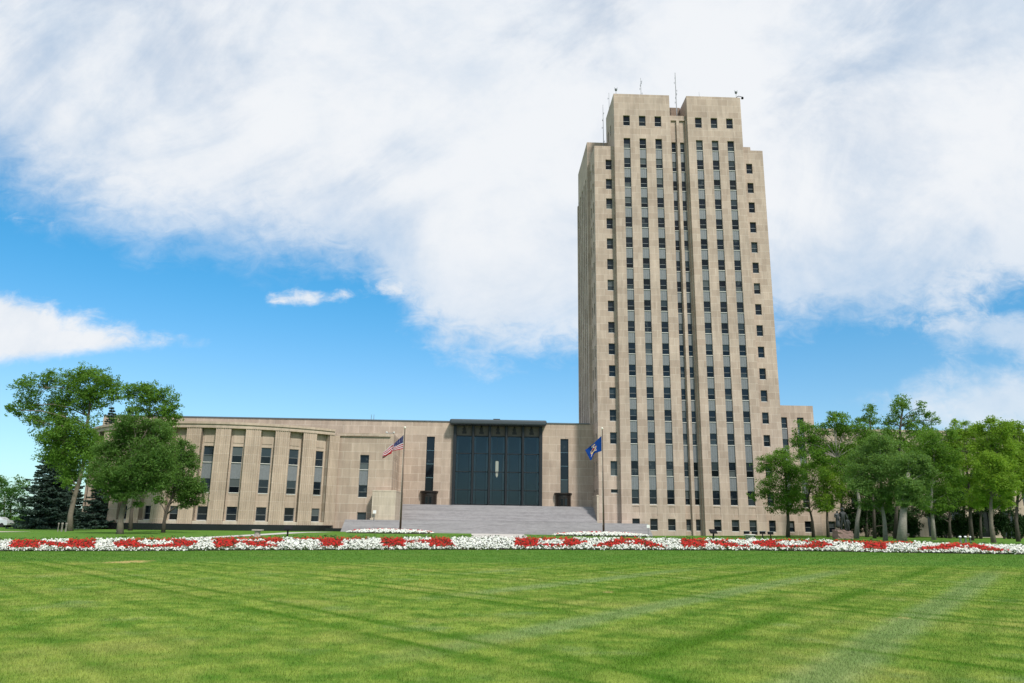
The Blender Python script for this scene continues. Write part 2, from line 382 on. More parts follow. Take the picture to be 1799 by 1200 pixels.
def inletter(ch, s, t):
    if ch == 'O':
        a = ((s-.5)/.5)**2+((t-.46)/.52)**2; b = ((s-.51)/.22)**2+((t-.56)/.24)**2
        return (a < 1) & (b > 1)
    r = np.zeros(s.shape, bool)
    for p in LET[ch]: r |= inpoly(p, s, t)
    return r
LETTERS = [('N',13,171),('O',196,349),('R',376,497),('T',516,646),('H',667,796),('D',904,1032),('A',1034,1176),('K',1196,1328),('O',1318,1463),('T',1462,1606),('A',1600,1780)]
def bed_x(u, t): # x at relative bed depth t
    return onY(u, 960-20*t, BED0+2.3*t)[0]
def plants(x0, x1, y0, y1, sp):
    nx, ny = int((x1-x0)/sp), int((y1-y0)/sp); i, j = np.meshgrid(np.arange(nx), np.arange(ny))
    px = x0+(i.ravel()+.5+RNG.uniform(-.42,.42,nx*ny))*sp; py = y0+(j.ravel()+.5+RNG.uniform(-.42,.42,nx*ny))*sp
    return px, py
def mounds(px, py, rad, nfl, fs, h0=.05, hh=.22, lift=0.0):
    """flower faces on small mounds: returns (N,6,3) hexagons"""
    n = len(px); k = nfl; m = n*k
    R0 = np.repeat(rad*RNG.uniform(.8, 1.25, n), k); H = np.repeat(hh*RNG.uniform(.65, 1.3, n), k)
    cx = np.repeat(px, k); cy = np.repeat(py, k); cz = g(cx, cy)+lift
    th = RNG.uniform(0, 2*math.pi, m); rr = np.sqrt(RNG.uniform(0, 1, m))
    x = cx+R0*rr*np.cos(th); y = cy+R0*rr*np.sin(th); z = cz+h0+H*np.sqrt(1-.92*rr*rr)+RNG.normal(0, .018, m)
    nrm = np.stack([rr*np.cos(th)*.9+RNG.normal(0,.3,m), rr*np.sin(th)*.9-.35+RNG.normal(0,.3,m), .75+0*rr], 1); nrm /= np.linalg.norm(nrm, axis=1)[:,None]
    return discs(np.stack([x,y,z],1), nrm, fs*RNG.uniform(.7, 1.3, m), 6)
def discs(C, N, S, n):
    a = np.cross(N, np.array([.3,.1,.9])); a /= np.linalg.norm(a, axis=1)[:,None]; b = np.cross(N, a)
    V = np.empty((len(C), n, 3)); ph = RNG.uniform(0, 6.28, len(C))
    for q in range(n):
        rad = S*(1.0 if q % 2 == 0 else .72)
        V[:,q] = C + a*(rad*np.cos(ph+2*math.pi*q/n))[:,None] + b*(rad*np.sin(ph+2*math.pi*q/n))[:,None]
    return V
def leaves_at(P, N, S):
    """pointed leaf quads"""
    a = np.cross(N, RNG.normal(0, 1, N.shape)); a /= np.linalg.norm(a, axis=1)[:,None]+1e-9; b = np.cross(N, a)
    S = np.asarray(S)[:,None]; V = np.empty((len(P), 4, 3))
    V[:,0] = P-a*S; V[:,1] = P+b*S*.42; V[:,2] = P+a*S; V[:,3] = P-b*S*.42; return V

bx0, bx1 = -36.0, 41.0
px, py = plants(bx0, bx1, BED0-.10, BED1, .19)
who = np.full(len(px), -1); T = (py-BED0)/(BED1-BED0); jit = RNG.normal(0, .05, len(px)); jt = RNG.normal(0, .012, len(px))
for k, (ch, u0, u1) in enumerate(LETTERS):
    t = (T-.10)/.87
    xa = np.interp(t, [0,1], [bed_x(u0,.1), bed_x(u0,.97)]); xb = np.interp(t, [0,1], [bed_x(u1,.1), bed_x(u1,.97)])
    xm = (bed_x(u0,.5), bed_x(u1,.5)); f = 1.0
    xa = xa*f+xm[0]*(1-f); xb = xb*f+xm[1]*(1-f)
    s = (px+jit-xa)/(xb-xa)
    ok = (s > -.02) & (s < 1.02) & (t > 0) & (t < 1.0) & (who < 0)
    who[ok & inletter(ch, s, t+jt)] = k
w = who < 0
soil = MB()
sx = np.arange(bx0-.3, bx1+.6, .5); sy = np.linspace(BED0-.05, BED1+.15, 13)
for i in range(len(sx)-1):
    for j in range(len(sy)-1):
        soil.poly([(a, b, float(g(a, b))+.015) for a, b in ((sx[i],sy[j]),(sx[i+1],sy[j]),(sx[i+1],sy[j+1]),(sx[i],sy[j+1]))])
tag(soil.build('bed_soil', M_soil), kind='structure')
tag(link('white_flowers', quads_mesh('white_flowers', mounds(px[w], py[w], .115, 12, .042, .03, .14), M_white, n=6)), 'white petunias filling the long flower bed around the red letters', 'white flowers', kind='stuff')
def foliage(px, py, rad, k, s, hh, lift=0.0):
    n = len(px)*k; cx = np.repeat(px, k); cy = np.repeat(py, k)
    th = RNG.uniform(0, 6.283, n); rr = np.sqrt(RNG.uniform(0,1,n))*rad
    x = cx+rr*np.cos(th); y = cy+rr*np.sin(th); z = g(x, y)+lift+RNG.uniform(.02, hh, n)
    N = RNG.normal(0, 1, (n,3)); N[:,2] = np.abs(N[:,2])+.4; N /= np.linalg.norm(N,axis=1)[:,None]
    return leaves_at(np.stack([x,y,z],1), N, s*RNG.uniform(.6,1.3,n))
ex = RNG.uniform(bx0, bx1, 1500); ey = np.where(RNG.uniform(0,1,1500) < .55, BED0+RNG.normal(0,.07,1500), BED1+RNG.normal(.05,.08,1500))
fol = np.concatenate([foliage(px, py, .13, 8, .045, .16), foliage(ex, ey, .12, 8, .05, .24)])
tag(link('bed_foliage', quads_mesh('bed_foliage', fol, M_bedleaf)), 'dark green leaves of the bedding plants under the red and white flowers', 'bedding foliage', kind='stuff')
LBL = ['letter N in red flowers, first letter of the word NORTH', 'letter O in red flowers, second letter of the word NORTH', 'letter R in red flowers, middle letter of the word NORTH',
       'letter T in red flowers, next to last in the word NORTH', 'letter H in red flowers, last letter of NORTH', 'letter D in red flowers, first letter of DAKOTA',
       'letter A in red flowers between the D and the K', 'letter K in red flowers, third letter of DAKOTA', 'letter O in red flowers, fourth letter of DAKOTA',
       'letter T in red flowers, next to last in the word DAKOTA', 'letter A in red flowers, last letter of DAKOTA']
for k in range(len(LETTERS)):
    q = who == k; cx, cy = float(px[q].mean()), float(py[q].mean()); o0 = np.array([cx, cy, float(g(cx, cy))])
    o = link('flower_letter', quads_mesh('flower_letter', mounds(px[q], py[q], .125, 9, .040, .03, .14)-o0, M_red, n=6), None, tuple(o0))
    tag(o, LBL[k], 'flower letter', 'red flower letters in the bed')

def round_bed(u0, u1, Yc, depth, label):
    xa, xb = onY(u0, 934, Yc)[0], onY(u1, 934, Yc)[0]; cx, rx = (xa+xb)/2, (xb-xa)/2; cz = float(g(cx, Yc))
    e = empty('flower_bed', (cx, Yc, cz), label, 'flower bed', 'oval flower beds before the steps')
    a, b = plants(cx-rx, cx+rx, Yc-depth, Yc+depth, .42); r = ((a-cx)/rx)**2+((b-Yc)/depth)**2; a, b, r = a[r<1], b[r<1], r[r<1]
    lift = .30*(1-r)+.0
    red = (b > Yc-.15*depth) & (RNG.uniform(0,1,len(a)) < .72) & (r < .85)
    def mk(sel, nm, mt):
        V = np.concatenate([mounds(a[sel][i:i+1], b[sel][i:i+1], .27, 14, .075, .05, .22, float(lift[sel][i])) for i in range(sel.sum())])-np.array([cx, Yc, cz])
        tag(link(nm, quads_mesh(nm, V, mt, n=6), e), kind='stuff')
    mk(~red, 'white_flowers', M_white); mk(red, 'red_flowers', M_red)
    V = np.concatenate([foliage(a[i:i+1], b[i:i+1], .3, 9, .09, .2, float(lift[i])) for i in range(len(a))])-np.array([cx, Yc, cz])
    tag(link('foliage', quads_mesh('foliage', V, M_bedleaf), e), kind='stuff')
    mb = MB(); ring = [(cx+rx*math.cos(q)*1.02, Yc+depth*math.sin(q)*1.02) for q in np.linspace(0, 2*math.pi, 40, endpoint=False)]
    for i in range(40):
        (p, q), (r_, s_) = ring[i], ring[(i+1) % 40]
        mb.poly([(cx, Yc, cz+.30), (p, q, float(g(p,q))+.01), (r_, s_, float(g(r_,s_))+.01)])
    mb.build('soil', M_soil, e)
round_bed(610, 764, 97, 3.2, 'oval bed of white and red flowers around the pole of the striped flag')
round_bed(974, 1142, 97, 3.2, 'oval bed of white and red flowers around the pole of the blue flag')
# ------------------------------------------------------------------ windows
_wcache = {}
def window_meshes(w, h, rail=True, sill=True):
    k = (round(w, 2), round(h, 2), rail, sill)
    if k not in _wcache:
        b = .055; f = MB()
        f.box(-w/2, -w/2+b, -.08, .02, 0, h); f.box(w/2-b, w/2, -.08, .02, 0, h)
        f.box(-w/2+b, w/2-b, -.08, .02, h-b, h); f.box(-w/2+b, w/2-b, -.08, .02, 0, b)
        zm = h*.46
        if rail: f.box(-w/2+b, w/2-b, -.10, .015, zm-.035, zm+.035)
        if sill: f.box(-w/2, w/2, -.25, -.08, -.001, .10, 1)
        p = MB(); x = w/2-b
        if rail:
            p.poly([(-x,-.045,zm+.035),(x,-.045,zm+.035),(x,-.045,h-b),(-x,-.045,h-b)])
            p.poly([(-x,-.02,b),(x,-.02,b),(x,-.02,zm-.035),(-x,-.02,zm-.035)])
        else: p.poly([(-x,-.03,b),(x,-.03,b),(x,-.03,h-b),(-x,-.03,h-b)])
        _wcache[k] = (f, p, f.mesh('window', [M_frame, M_sill]), p.mesh('pane', [M_pane]))
    return _wcache[k]
def xform(v, loc, rz):
    c, s = math.cos(rz), math.sin(rz); return [(loc[0]+a*c-b*s, loc[1]+a*s+b*c, loc[2]+z) for a, b, z in v]
def size_key(loc, w, h, rz):
    d = Vector(loc)-Vector(EYE); n = Vector((math.sin(rz), -math.cos(rz), 0)); return w*h*max(.02, -(d.normalized().dot(n)))/d.length_squared
def put_windows(parent, L, limit=100):
    """L: (loc, w, h, rz, rail, sill); the largest in view as parts, the rest as one part"""
    L = sorted(L, key=lambda q: -size_key(q[0], q[1], q[2], q[3])); org = parent.location
    for loc, w, h, rz, rail, sill in L[:limit]:
        _, _, fm, pm = window_meshes(w, h, rail, sill)
        o = link('window', fm, parent, Vector(loc)-org, rz); link('pane', pm, o)
    if L[limit:]:
        F, P = MB(), MB()
        for loc, w, h, rz, rail, sill in L[limit:]:
            f, p, _, _ = window_meshes(w, h, rail, sill)
            for A, B in ((F, f), (P, p)):
                n = len(A.v); A.v += xform(B.v, loc, rz); A.f += [tuple(n+i for i in q) for q in B.f]; A.m += B.m
        o = F.build('window', [M_frame, M_sill], parent, kind='stuff')
        me = P.mesh('pane', [M_pane], False, org); q = link('pane', me, o); q['kind'] = 'stuff'
def put_panels(parent, L, limit=100, mat=None, name='spandrel_panel'):
    """L: (loc centre-bottom, w, h, rz)"""
    L = sorted(L, key=lambda q: -size_key(*q)); org = parent.location; cache = {}
    def unit(w, h):
        m = MB(); m.box(-w/2, w/2, 0, .12, 0, h)
        for s in (-.17, .17): m.box(w*s-.03, w*s+.03, -.02, 0, .12, h-.12)
        return m
    for loc, w, h, rz in L[:limit]:
        k = (round(w,2), round(h,2))
        if k not in cache: cache[k] = unit(w, h).mesh(name, [mat or M_spandrel])
        link(name, cache[k], parent, Vector(loc)-org, rz)
    if L[limit:]:
        F = MB()
        for loc, w, h, rz in L[limit:]:
            B = unit(w, h); n = len(F.v); F.v += xform(B.v, loc, rz); F.f += [tuple(n+i for i in q) for q in B.f]; F.m += B.m
        F.build(name, mat or M_spandrel, parent, kind='stuff')

ROWS = {19:(68.80,70.79),18:(64.50,66.46),17:(60.87,62.79),16:(57.25,59.18),15:(53.62,55.57),14:(50.0,51.94),13:(46.38,48.32),12:(42.76,44.68),11:(39.11,41.04),10:(35.49,37.41),
        9:(31.88,33.79),8:(28.25,30.16),7:(24.63,26.54),6:(21.01,22.92),5:(17.43,19.32),4:(13.82,15.70),3:(8.86,11.21),2:(4.56,6.82),1:(.66,2.46)}

# ------------------------------------------------------------------ office tower
tower = empty('office_tower', (32.3, 118, -.2), 'tall tan limestone office tower with rows of dark windows and a stepped top', 'tower')
W = MB(); WIN = []; SPA = []
Z0 = -.6
def column(x0, x1, Y, rows, ops, dep=.34, rz=0.0, face=None, cont=True, wall=W):
    """window column on a face; returns openings; face maps (s) -> world xy and normal"""
    w = x1-x0; xm = (x0+x1)/2
    def place(s, d):
        if face is None: return (s, Y+d)
        O, e, n = face; return (O[0]+e[0]*s-n[0]*d, O[1]+e[1]*s-n[1]*d)
    rr = sorted(rows)
    for i, r in enumerate(rr):
        a, b = ROWS[r]; p = place(xm, dep); WIN.append(((p[0], p[1], a), w, b-a, rz, True, True))
        if cont and i+1 < len(rr) and rr[i+1] == r+1:
            a2 = ROWS[r+1][0]; p = place(xm, dep-.16); SPA.append(((p[0], p[1], b), w, a2-b, rz))
    if cont: ops.append((x0, x1, ROWS[rr[0]][0], ROWS[rr[-1]][1], dep))
    else: ops += [(x0, x1, ROWS[r][0], ROWS[r][1], dep) for r in rr]
TOP = 74.93
for (xa, xb, cols) in ((21.1, 30.9, ((22.70,23.86),(25.45,26.61),(28.20,29.36))), (33.95, 43.5, ((35.30,36.46),(38.05,39.21),(40.78,41.94)))):
    ops = []
    for (a, b) in cols:
        column(a, b, 118, [19], ops, cont=False); column(a, b, 118, range(2, 19), ops); column(a, b, 118, [1], ops, cont=False)
        ops.append((a+.02, b-.02, 2.86, 4.30, .06, True, 1))
    W.facade((0,118,0), (1,0,0), (0,-1,0), xa, xb, Z0, TOP, ops)
    W.poly([(xa,118,TOP),(xb,118,TOP),(xb,126.4,TOP),(xa,126.4,TOP)], 2)
    W.poly([(xa,126.4,60),(xb,126.4,60),(xb,126.4,TOP),(xa,126.4,TOP)])
# left and right cheeks of the two upper masses
opsl = []; fl = ((21.1,118), (0,1), (-1,0))
for s in (3.2, 5.7): column(s, s+1.0, 0, [18, 19], opsl, rz=-math.pi/2, face=fl, cont=False)
W.facade((21.1,118,0), (0,1,0), (-1,0,0), 0, 8.4, Z0, TOP, opsl)
W.facade((43.5,118,0), (0,1,0), (1,0,0), 0, 8.4, Z0, TOP, [])
W.facade((30.9,118,0), (0,1,0), (1,0,0), 0, 8.4, Z0, TOP, []); W.facade((33.95,118,0), (0,1,0), (-1,0,0), 0, 8.4, Z0, TOP, [])
# slot between the masses
ops = []
for (a, b) in ((31.27,32.05), (32.78,33.56)):
    column(a, b, 119, range(2, 19), ops); column(a, b, 119, [1], ops, cont=False)
W.facade((0,119,0), (1,0,0), (0,-1,0), 30.9, 33.95, Z0, 71.3, ops)
W.poly([(30.9,119,71.3),(33.95,119,71.3),(33.95,122.4,71.3),(30.9,122.4,71.3)], 2)
W.box(32.17, 32.66, 118.62, 118.99, Z0, 70.5); W.box(30.94, 33.91, 118.72, 118.98, 70.5, 71.42)
W.box(30.91, 31.12, 118.45, 118.985, Z0, 70.4); W.box(33.73, 33.94, 118.45, 118.985, Z0, 70.4)
# shoulders
ops = []; column(19.66, 20.75, 119, range(3, 18), ops, cont=False)
ops.append((19.66, 20.75, 6.22, 6.84, .3)); WIN.append(((20.2, 119.3, 6.22), 1.09, .62, 0.0, False, True))
W.facade((0,119,0), (1,0,0), (0,-1,0), 17.75, 21.1, Z0, 65.33, ops)
ops = []; column(44.20, 45.27, 119, range(1, 18), ops, cont=False)
W.facade((0,119,0), (1,0,0), (0,-1,0), 43.5, 47.25, Z0, 65.33, ops)
ops = []
for s in (1.5, 4.0): column(s, s+1.05, 0, range(3, 18), ops, rz=-math.pi/2, face=((17.75,119), (0,1), (-1,0)), cont=False)
for s in (1.5, 4.0): ops.append((s, s+1.05, 6.3, 6.9, .3, True, 3))
W.facade((17.75,119,0), (0,1,0), (-1,0,0), 0, 6, Z0, 65.33, ops)
W.facade((47.25,119,0), (0,1,0), (1,0,0), 0, 6, Z0, 65.33, [])
for a, b in ((17.75,21.1),(43.5,47.25)): W.poly([(a,119,65.33),(b,119,65.33),(b,125,65.33),(a,125,65.33)], 2)
# broad rear slab and its lower back
ops = []
for k in range(5): column(1.5+2.5*k, 2.7+2.5*k, 0, range(5, 18), ops, rz=-math.pi/2, face=((17.3,125), (0,1), (-1,0)))
W.facade((17.3,125,0), (0,1,0), (-1,0,0), 0, 13.2, Z0, 69.2, ops)
W.facade((0,125,0), (1,0,0), (0,-1,0), 17.3, 47.4, Z0, 69.2, [])
W.facade((47.4,125,0), (0,1,0), (1,0,0), 0, 13.2, Z0, 69.2, [])
W.facade((0,138.2,0), (1,0,0), (0,1,0), 17.3, 47.4, Z0, 69.2, [])
W.poly([(17.3,125,69.2),(47.4,125,69.2),(47.4,138.2,69.2),(17.3,138.2,69.2)], 2)
W.box(17.18, 47.52, 138.21, 138.9, Z0, 62.5)
W.build('wall', [M_tower, M_pale, M_roof, M_black], tower)
BW = MB(); BW.box(30.91, 33.94, 122.4, 123.0, 71.0, 75.2); BW.build('penthouse_wall', M_brick, tower)
# side annex
AN = MB(); aw = []
ops = []
for (a, b) in ((49.10,50.24),(51.92,53.04)):
    column(a, b, 124, range(2, 6), ops); column(a, b, 124, [1], ops, cont=False)
AN.facade((0,124,0), (1,0,0), (0,-1,0), 47.25, 54.75, Z0, 21.32, ops)
AN.facade((54.75,124,0), (0,1,0), (1,0,0), 0, 14, Z0, 21.32, []); AN.poly([(47.25,124,21.32),(54.75,124,21.32),(54.75,138,21.32),(47.25,138,21.32)], 1)
AN.build('annex', [M_tower, M_roof], tower)
put_windows(tower, WIN); put_panels(tower, SPA)

# ------------------------------------------------------------------ entrance hall with pavilion and curved wing
hall = empty('entrance_hall', (2.0, 124.5, 0), 'long low limestone building with tall dark glass entrance and curved fluted wing', 'building')
WIN = []; SPA = []
H = MB(); HT = 17.58
ops = [(-5.25, 9.32, 4.2, 17.3, .5), (-9.6, -8.28, 6.3, 15.12, .30), (12.34, 13.66, 6.3, 15.12, .30)]
H.facade((0,124.5,0), (1,0,0), (0,-1,0), -62, 17.74, Z0, HT, ops)
H.poly([(-62,124.5,HT),(17.74,124.5,HT),(17.74,150,HT),(-62,150,HT)], 1)
H.facade((-62,124.5,0), (0,1,0), (-1,0,0), 0, 25, Z0, HT, [])
for a, b in ((-5.25, 9.32),):   # the room behind the glass
    H.box(a-1, b+1, 134, 134.2, 4, 17.4, 2); H.box(a-1.2, a-1, 125.1, 134, 4, 17.4, 2); H.box(b+1, b+1.2, 125.1, 134, 4, 17.4, 2); H.box(a-1, b+1, 125.01, 134, 3.9, 4.15, 2); H.box(a-1, b+1, 125.01, 134, 17.3, 17.5, 2)
H.build('wall', [M_hall, M_roof, M_interior], hall)
m = MB(); m.box(-62, 17.2, 124.35, 124.9, HT+.003, HT+.16); m.build('roof_coping', simple('coping_metal', (.12,.14,.16), .6, .2), hall)
# pavilion
P = MB(); PX0, PX1, PY, PT = -22.6, -13.84, 115.0, 14.38
ops = [(-18.72,-17.38,4.87,11.17,.34), (-18.66,-17.34,.62,2.78,.3)]
P.facade((0,PY,0), (1,0,0), (0,-1,0), PX0, PX1, Z0, PT, ops)
P.facade((PX1,PY,0), (0,1,0), (1,0,0), 0, 9.5, Z0, PT, [(2.3,3.0,4.6,11.0,.3,True,3),(4.9,5.6,4.6,11.0,.3,True,3)])
P.facade((PX0,PY,0), (0,1,0), (-1,0,0), 0, 9.5, Z0, PT, []); P.poly([(PX0,PY,PT),(PX1,PY,PT),(PX1,124.5,PT),(PX0,124.5,PT)], 1)
P.box(PX0+.15, PX1-.45, PY-.26, PY-.002, 13.93, PT+.003); P.box(PX0+.05, PX0+.5, PY-.16, PY-.003, Z0, 13.9)
P.build('pavilion', [M_hall, M_roof, M_interior, M_bronze_dark], hall)
for z0, z1 in ((4.87,6.72),(8.92,11.17)): WIN.append(((-18.05, PY+.34, z0), 1.34, z1-z0, 0.0, True, True))
WIN.append(((-18.0, PY+.3, .62), 1.32, 2.16, 0.0, True, True)); SPA.append(((-18.05, PY+.2, 6.72), 1.34, 2.2, 0.0))
# curved wing
WC, WR = (-39.5, 131.0), 24.2
def wing_angle(u, v, r):
    d = ray(u, v); d = d/d[1]; a = 1+d[0]**2; b = -2*(d[0]*WC[0]+WC[1]); c = WC[0]**2+WC[1]**2-r*r
    y = (-b-math.sqrt(b*b-4*a*c))/(2*a); return math.atan2(d[0]*y-WC[0], WC[1]-y)
_an = [wing_angle(u, 800, WR-.6) for u in (416.2, 468.6, 517.2, 562.1)]
DA = (_an[3]-_an[0])/3; A0 = _an[0]
def wp(a, r, z=0): return (WC[0]+r*math.sin(a), WC[1]-r*math.cos(a), z)
RW = 1.95; RD = .85; CZ = 13.9
G = MB()
bays = [A0+DA*i for i in range(-8, 4)]
for a in bays:
    e = (math.cos(a), math.sin(a), 0); n = (math.sin(a), -math.cos(a), 0); O = wp(a, WR-RD)
    hw = RW/2+.06
    ops = [(-.68,.68,5.03,11.45,.22), (-.68,.68,1.27,3.2,.22), (-.66,.66,3.42,4.8,.04,True,1)]
    G.facade(O, e, n, -hw, hw, .5, CZ, ops)
    q = wp(a, WR-RD+.06)
    pm = MB(); pm.box(-.70, .70, -.06, .0, 11.95, 13.72); nn = len(G.v); G.v += xform(pm.v, wp(a, WR-RD), a); G.f += [tuple(nn+i for i in f) for f in pm.f]; G.m += pm.m
    for s in (-1, 1):   # sides of the recess
        b = a+s*RW/2/WR; p0, p1 = wp(b, WR-RD-.02), wp(b, WR-.02)
        G.poly([(p0[0],p0[1],.5),(p1[0],p1[1],.5),(p1[0],p1[1],CZ),(p0[0],p0[1],CZ)])
    pl = wp(a, WR-RD-.2)
    for z0, z1 in ((5.03,7.0),(9.16,11.45)): WIN.append(((pl[0],pl[1],z0), 1.36, z1-z0, a, True, True))
    WIN.append(((pl[0],pl[1],1.27), 1.36, 1.93, a, True, True))
    ps = wp(a, WR-RD-.08); SPA.append(((ps[0],ps[1],7.0), 1.36, 2.16, a))
G.build('wing_wall', [M_plain, M_pale], hall)
def arc_band(mb, a0, a1, r0, r1, z0, z1, n=60, mi=0):
    for i in range(n):
        b, c = a0+(a1-a0)*i/n, a0+(a1-a0)*(i+1)/n
        o0, o1, i0, i1 = wp(b,r1), wp(c,r1), wp(b,r0), wp(c,r0)
        q = lambda p, z: (p[0], p[1], z)
        mb.poly([q(o0,z0),q(o1,z0),q(o1,z1),q(o0,z1)], mi); mb.poly([q(o0,z1),q(o1,z1),q(i1,z1),q(i0,z1)], mi); mb.poly([q(o0,z0),q(i0,z0),q(i1,z0),q(o1,z0)], mi)
    for b in (a0, a1):
        o, i_ = wp(b,r1), wp(b,r0); mb.poly([(o[0],o[1],z0),(i_[0],i_[1],z0),(i_[0],i_[1],z1),(o[0],o[1],z1)], mi)
AL, AR = bays[0]-DA*.5, bays[-1]+DA*.47
C = MB(); arc_band(C, AL, AR, WR-1.6, WR+.06, CZ, 14.42); arc_band(C, AL, AR, WR-1.6, WR+.22, 14.423, 14.75)
arc_band(C, AL, AR, 0.2, WR-1.6, 14.2, 14.5, 40, 1); C.build('cornice', [M_plain, M_roof], hall)
C = MB(); arc_band(C, AL, AR, WR-1.6, WR-.1, .3, 1.26); C.build('plinth', M_pale, hall)
C = MB(); arc_band(C, AL-.05, AR+.005, WR-1.5, WR+.18, -.6, .84); C.box(-23.2, -20.03, 113.2, 114.99, -.6, .45); C.build('base_wall', M_black, hall)
for i in range(len(bays)):
    for side in ((1,) if i else (-1, 1)):
        a = bays[i]+side*DA/2; hw = (DA-RW/WR)/2
        if i == len(bays)-1: hw *= .85
        m = MB(); nf = 7; pts = []
        for k in range(nf):
            b0 = a-hw+2*hw*k/nf; st = 2*hw/nf
            pts += [(b0, 0), (b0+st*.28, 0), (b0+st*.42, .075), (b0+st*.86, .075)]
        pts.append((a+hw, 0)); ring = [wp(b, WR-d) for b, d in pts]; back = [wp(a+hw, WR-RD), wp(a-hw, WR-RD)]
        ring = ring+back
        for k in range(len(ring)):
            p, q = ring[k], ring[(k+1) % len(ring)]; m.poly([(p[0],p[1],.84),(q[0],q[1],.84),(q[0],q[1],CZ),(p[0],p[1],CZ)])
        m.build('pilaster', M_plain, hall)
put_windows(hall, WIN); put_panels(hall, SPA)

# tall slit windows beside the entrance
for x0, x1 in ((-9.6,-8.28),(12.34,13.66)):
    f = MB(); f.box(x0, x0+.06, 124.66, 124.8, 6.3, 15.12); f.box(x1-.06, x1, 124.66, 124.8, 6.3, 15.12)
    for z in (6.3, 8.5, 10.7, 12.9, 15.06): f.box(x0+.06, x1-.06, 124.66, 124.8, z, z+.06)
    o = f.build('window', M_bronze, hall)
    for z in (6.36, 8.56, 10.76, 12.96):
        p = MB(); p.poly([(x0+.06,124.74,z),(x1-.06,124.74,z),(x1-.06,124.74,z+2.12),(x0+.06,124.74,z+2.12)]); link('pane', p.mesh('pane', [M_pane], False, hall.location), o)
# the great entrance window
gw = MB(); GX0, GX1 = -5.25, 9.32
gw.box(GX0, GX0+.50, 123.9, 124.98, 4.2, 17.0); gw.box(GX1-.50, GX1, 123.9, 124.98, 4.2, 17.0); gw.box(GX0+.5, GX1-.5, 124.3, 124.95, 4.2, 4.42)
GW = gw.build('entrance_window', M_bronze, hall)
def sub(mb, name, mat): return link(name, mb.mesh(name, mat if isinstance(mat, list) else [mat], False, hall.location), GW)
inner = GX1-GX0-1.0; pit = inner/5
ZT = [float(onY(875, v, 124.5)[2]) for v in (767, 797.5, 829.5, 861.5)]
for k in range(1, 5):
    x = GX0+.5+pit*k; m = MB(); m.box(x-.22, x+.22, 123.85, 124.8, 4.2, 17.0); m.box(x-.09, x+.09, 123.55, 123.85, 4.2, 17.0); sub(m, 'mullion', M_bronze)
zz = [4.42]+ZT[::-1]+[17.0]
for k in range(5):
    x0, x1 = GX0+.5+pit*k+(.20 if k else 0), GX0+.5+pit*(k+1)-(.20 if k < 4 else 0)
    for j, z in enumerate(ZT):
        m = MB(); m.box(x0, x1, 124.35, 124.7, z-.07, z+.07); sub(m, 'transom', M_bronze)
    m = MB(); m.box(x0, x1, 124.45, 124.6, ZT[0]+.07, 17.0)
    for s in (.14, .26, .74, .86): m.box(x0+(x1-x0)*s-.04, x0+(x1-x0)*s+.04, 124.40, 124.45, ZT[0]+.2, 16.9, 0)
    xc = (x0+x1)/2; h0 = ZT[0]
    m.box(xc-.36, xc+.36, 124.36, 124.45, h0+.35, h0+.72, 1); m.box(xc-.22, xc+.22, 124.33, 124.45, h0+.72, h0+1.35, 1); m.box(xc-.30, xc+.12, 124.31, 124.45, h0+1.0, h0+1.25, 1); m.lathe([(0,h0+1.72),(.13,h0+1.6),(.14,h0+1.48),(.09,h0+1.35)], xc, 124.4, 8, mi=1)
    sub(m, 'relief_panel', [M_bronze_panel, M_bronze_dark])
    for j in range(4):
        za, zb = zz[j]+(.07 if j else 0), zz[j+1]-.07
        m = MB(); m.poly([(x0,124.55,za),(x1,124.55,za),(x1,124.55,zb),(x0,124.55,zb)]); sub(m, 'pane', M_glass)
    m = MB()
    for s in (.17, .83): m.box(x0+(x1-x0)*s-.025, x0+(x1-x0)*s+.025, 124.5, 124.6, 4.42, zz[3]-.07)
    sub(m, 'glazing_bar', M_bronze)
    m = MB()
    for s in (.0, .08, .92, 1.0): m.box(x0+(x1-x0)*s-.08, x0+(x1-x0)*s+.08, 126.2, 126.3, 4.2, ZT[0])
    sub(m, 'curtain', M_curtain)
def bevel(o, w, n=3):
    b = o.modifiers.new('bevel', 'BEVEL'); b.width = w; b.segments = n; b.limit_method = 'ANGLE'; return o
m = MB(); m.box(-5.86, 9.92, 122.45, 124.49, 17.0, 17.86); bevel(m.build('canopy', M_canopy, hall), .28, 4)
m = MB(); m.box(1.2, 2.3, 122.9, 123.9, 17.861, 18.02); m.build('canopy_hatch', M_canopy, hall)
for cx in (-8.86, 12.76):
    m = MB(); m.lathe([(1.25,4.1),(1.25,6.02),(1.20,6.04)], cx, 124.48, 24, math.pi, 2*math.pi)
    d = m.build('entrance_vestibule', M_door, hall)
    m = MB(); m.lathe([(1.2,6.02),(1.38,6.06),(1.46,6.16),(1.46,6.30),(1.40,6.36),(0,6.36)], cx, 124.48, 24, math.pi, 2*math.pi); link('cornice', m.mesh('cornice', [M_door], False, hall.location), d)
    for s in (-1, 1):
        m = MB(); m.box(cx+s*.30-.24, cx+s*.30+.24, 123.16, 123.24, 4.2, 5.55, 0); m.box(cx+s*.30-.17, cx+s*.30+.17, 123.12, 123.16, 4.4, 5.4, 1); link('door_leaf', m.mesh('door_leaf', [M_door, M_pane], False, hall.location), d)
    m = MB(); m.box(cx-.22, cx+.22, 123.16, 123.25, 5.62, 5.92); link('emblem_plate', m.mesh('emblem_plate', [M_bronze_dark], False, hall.location), d)
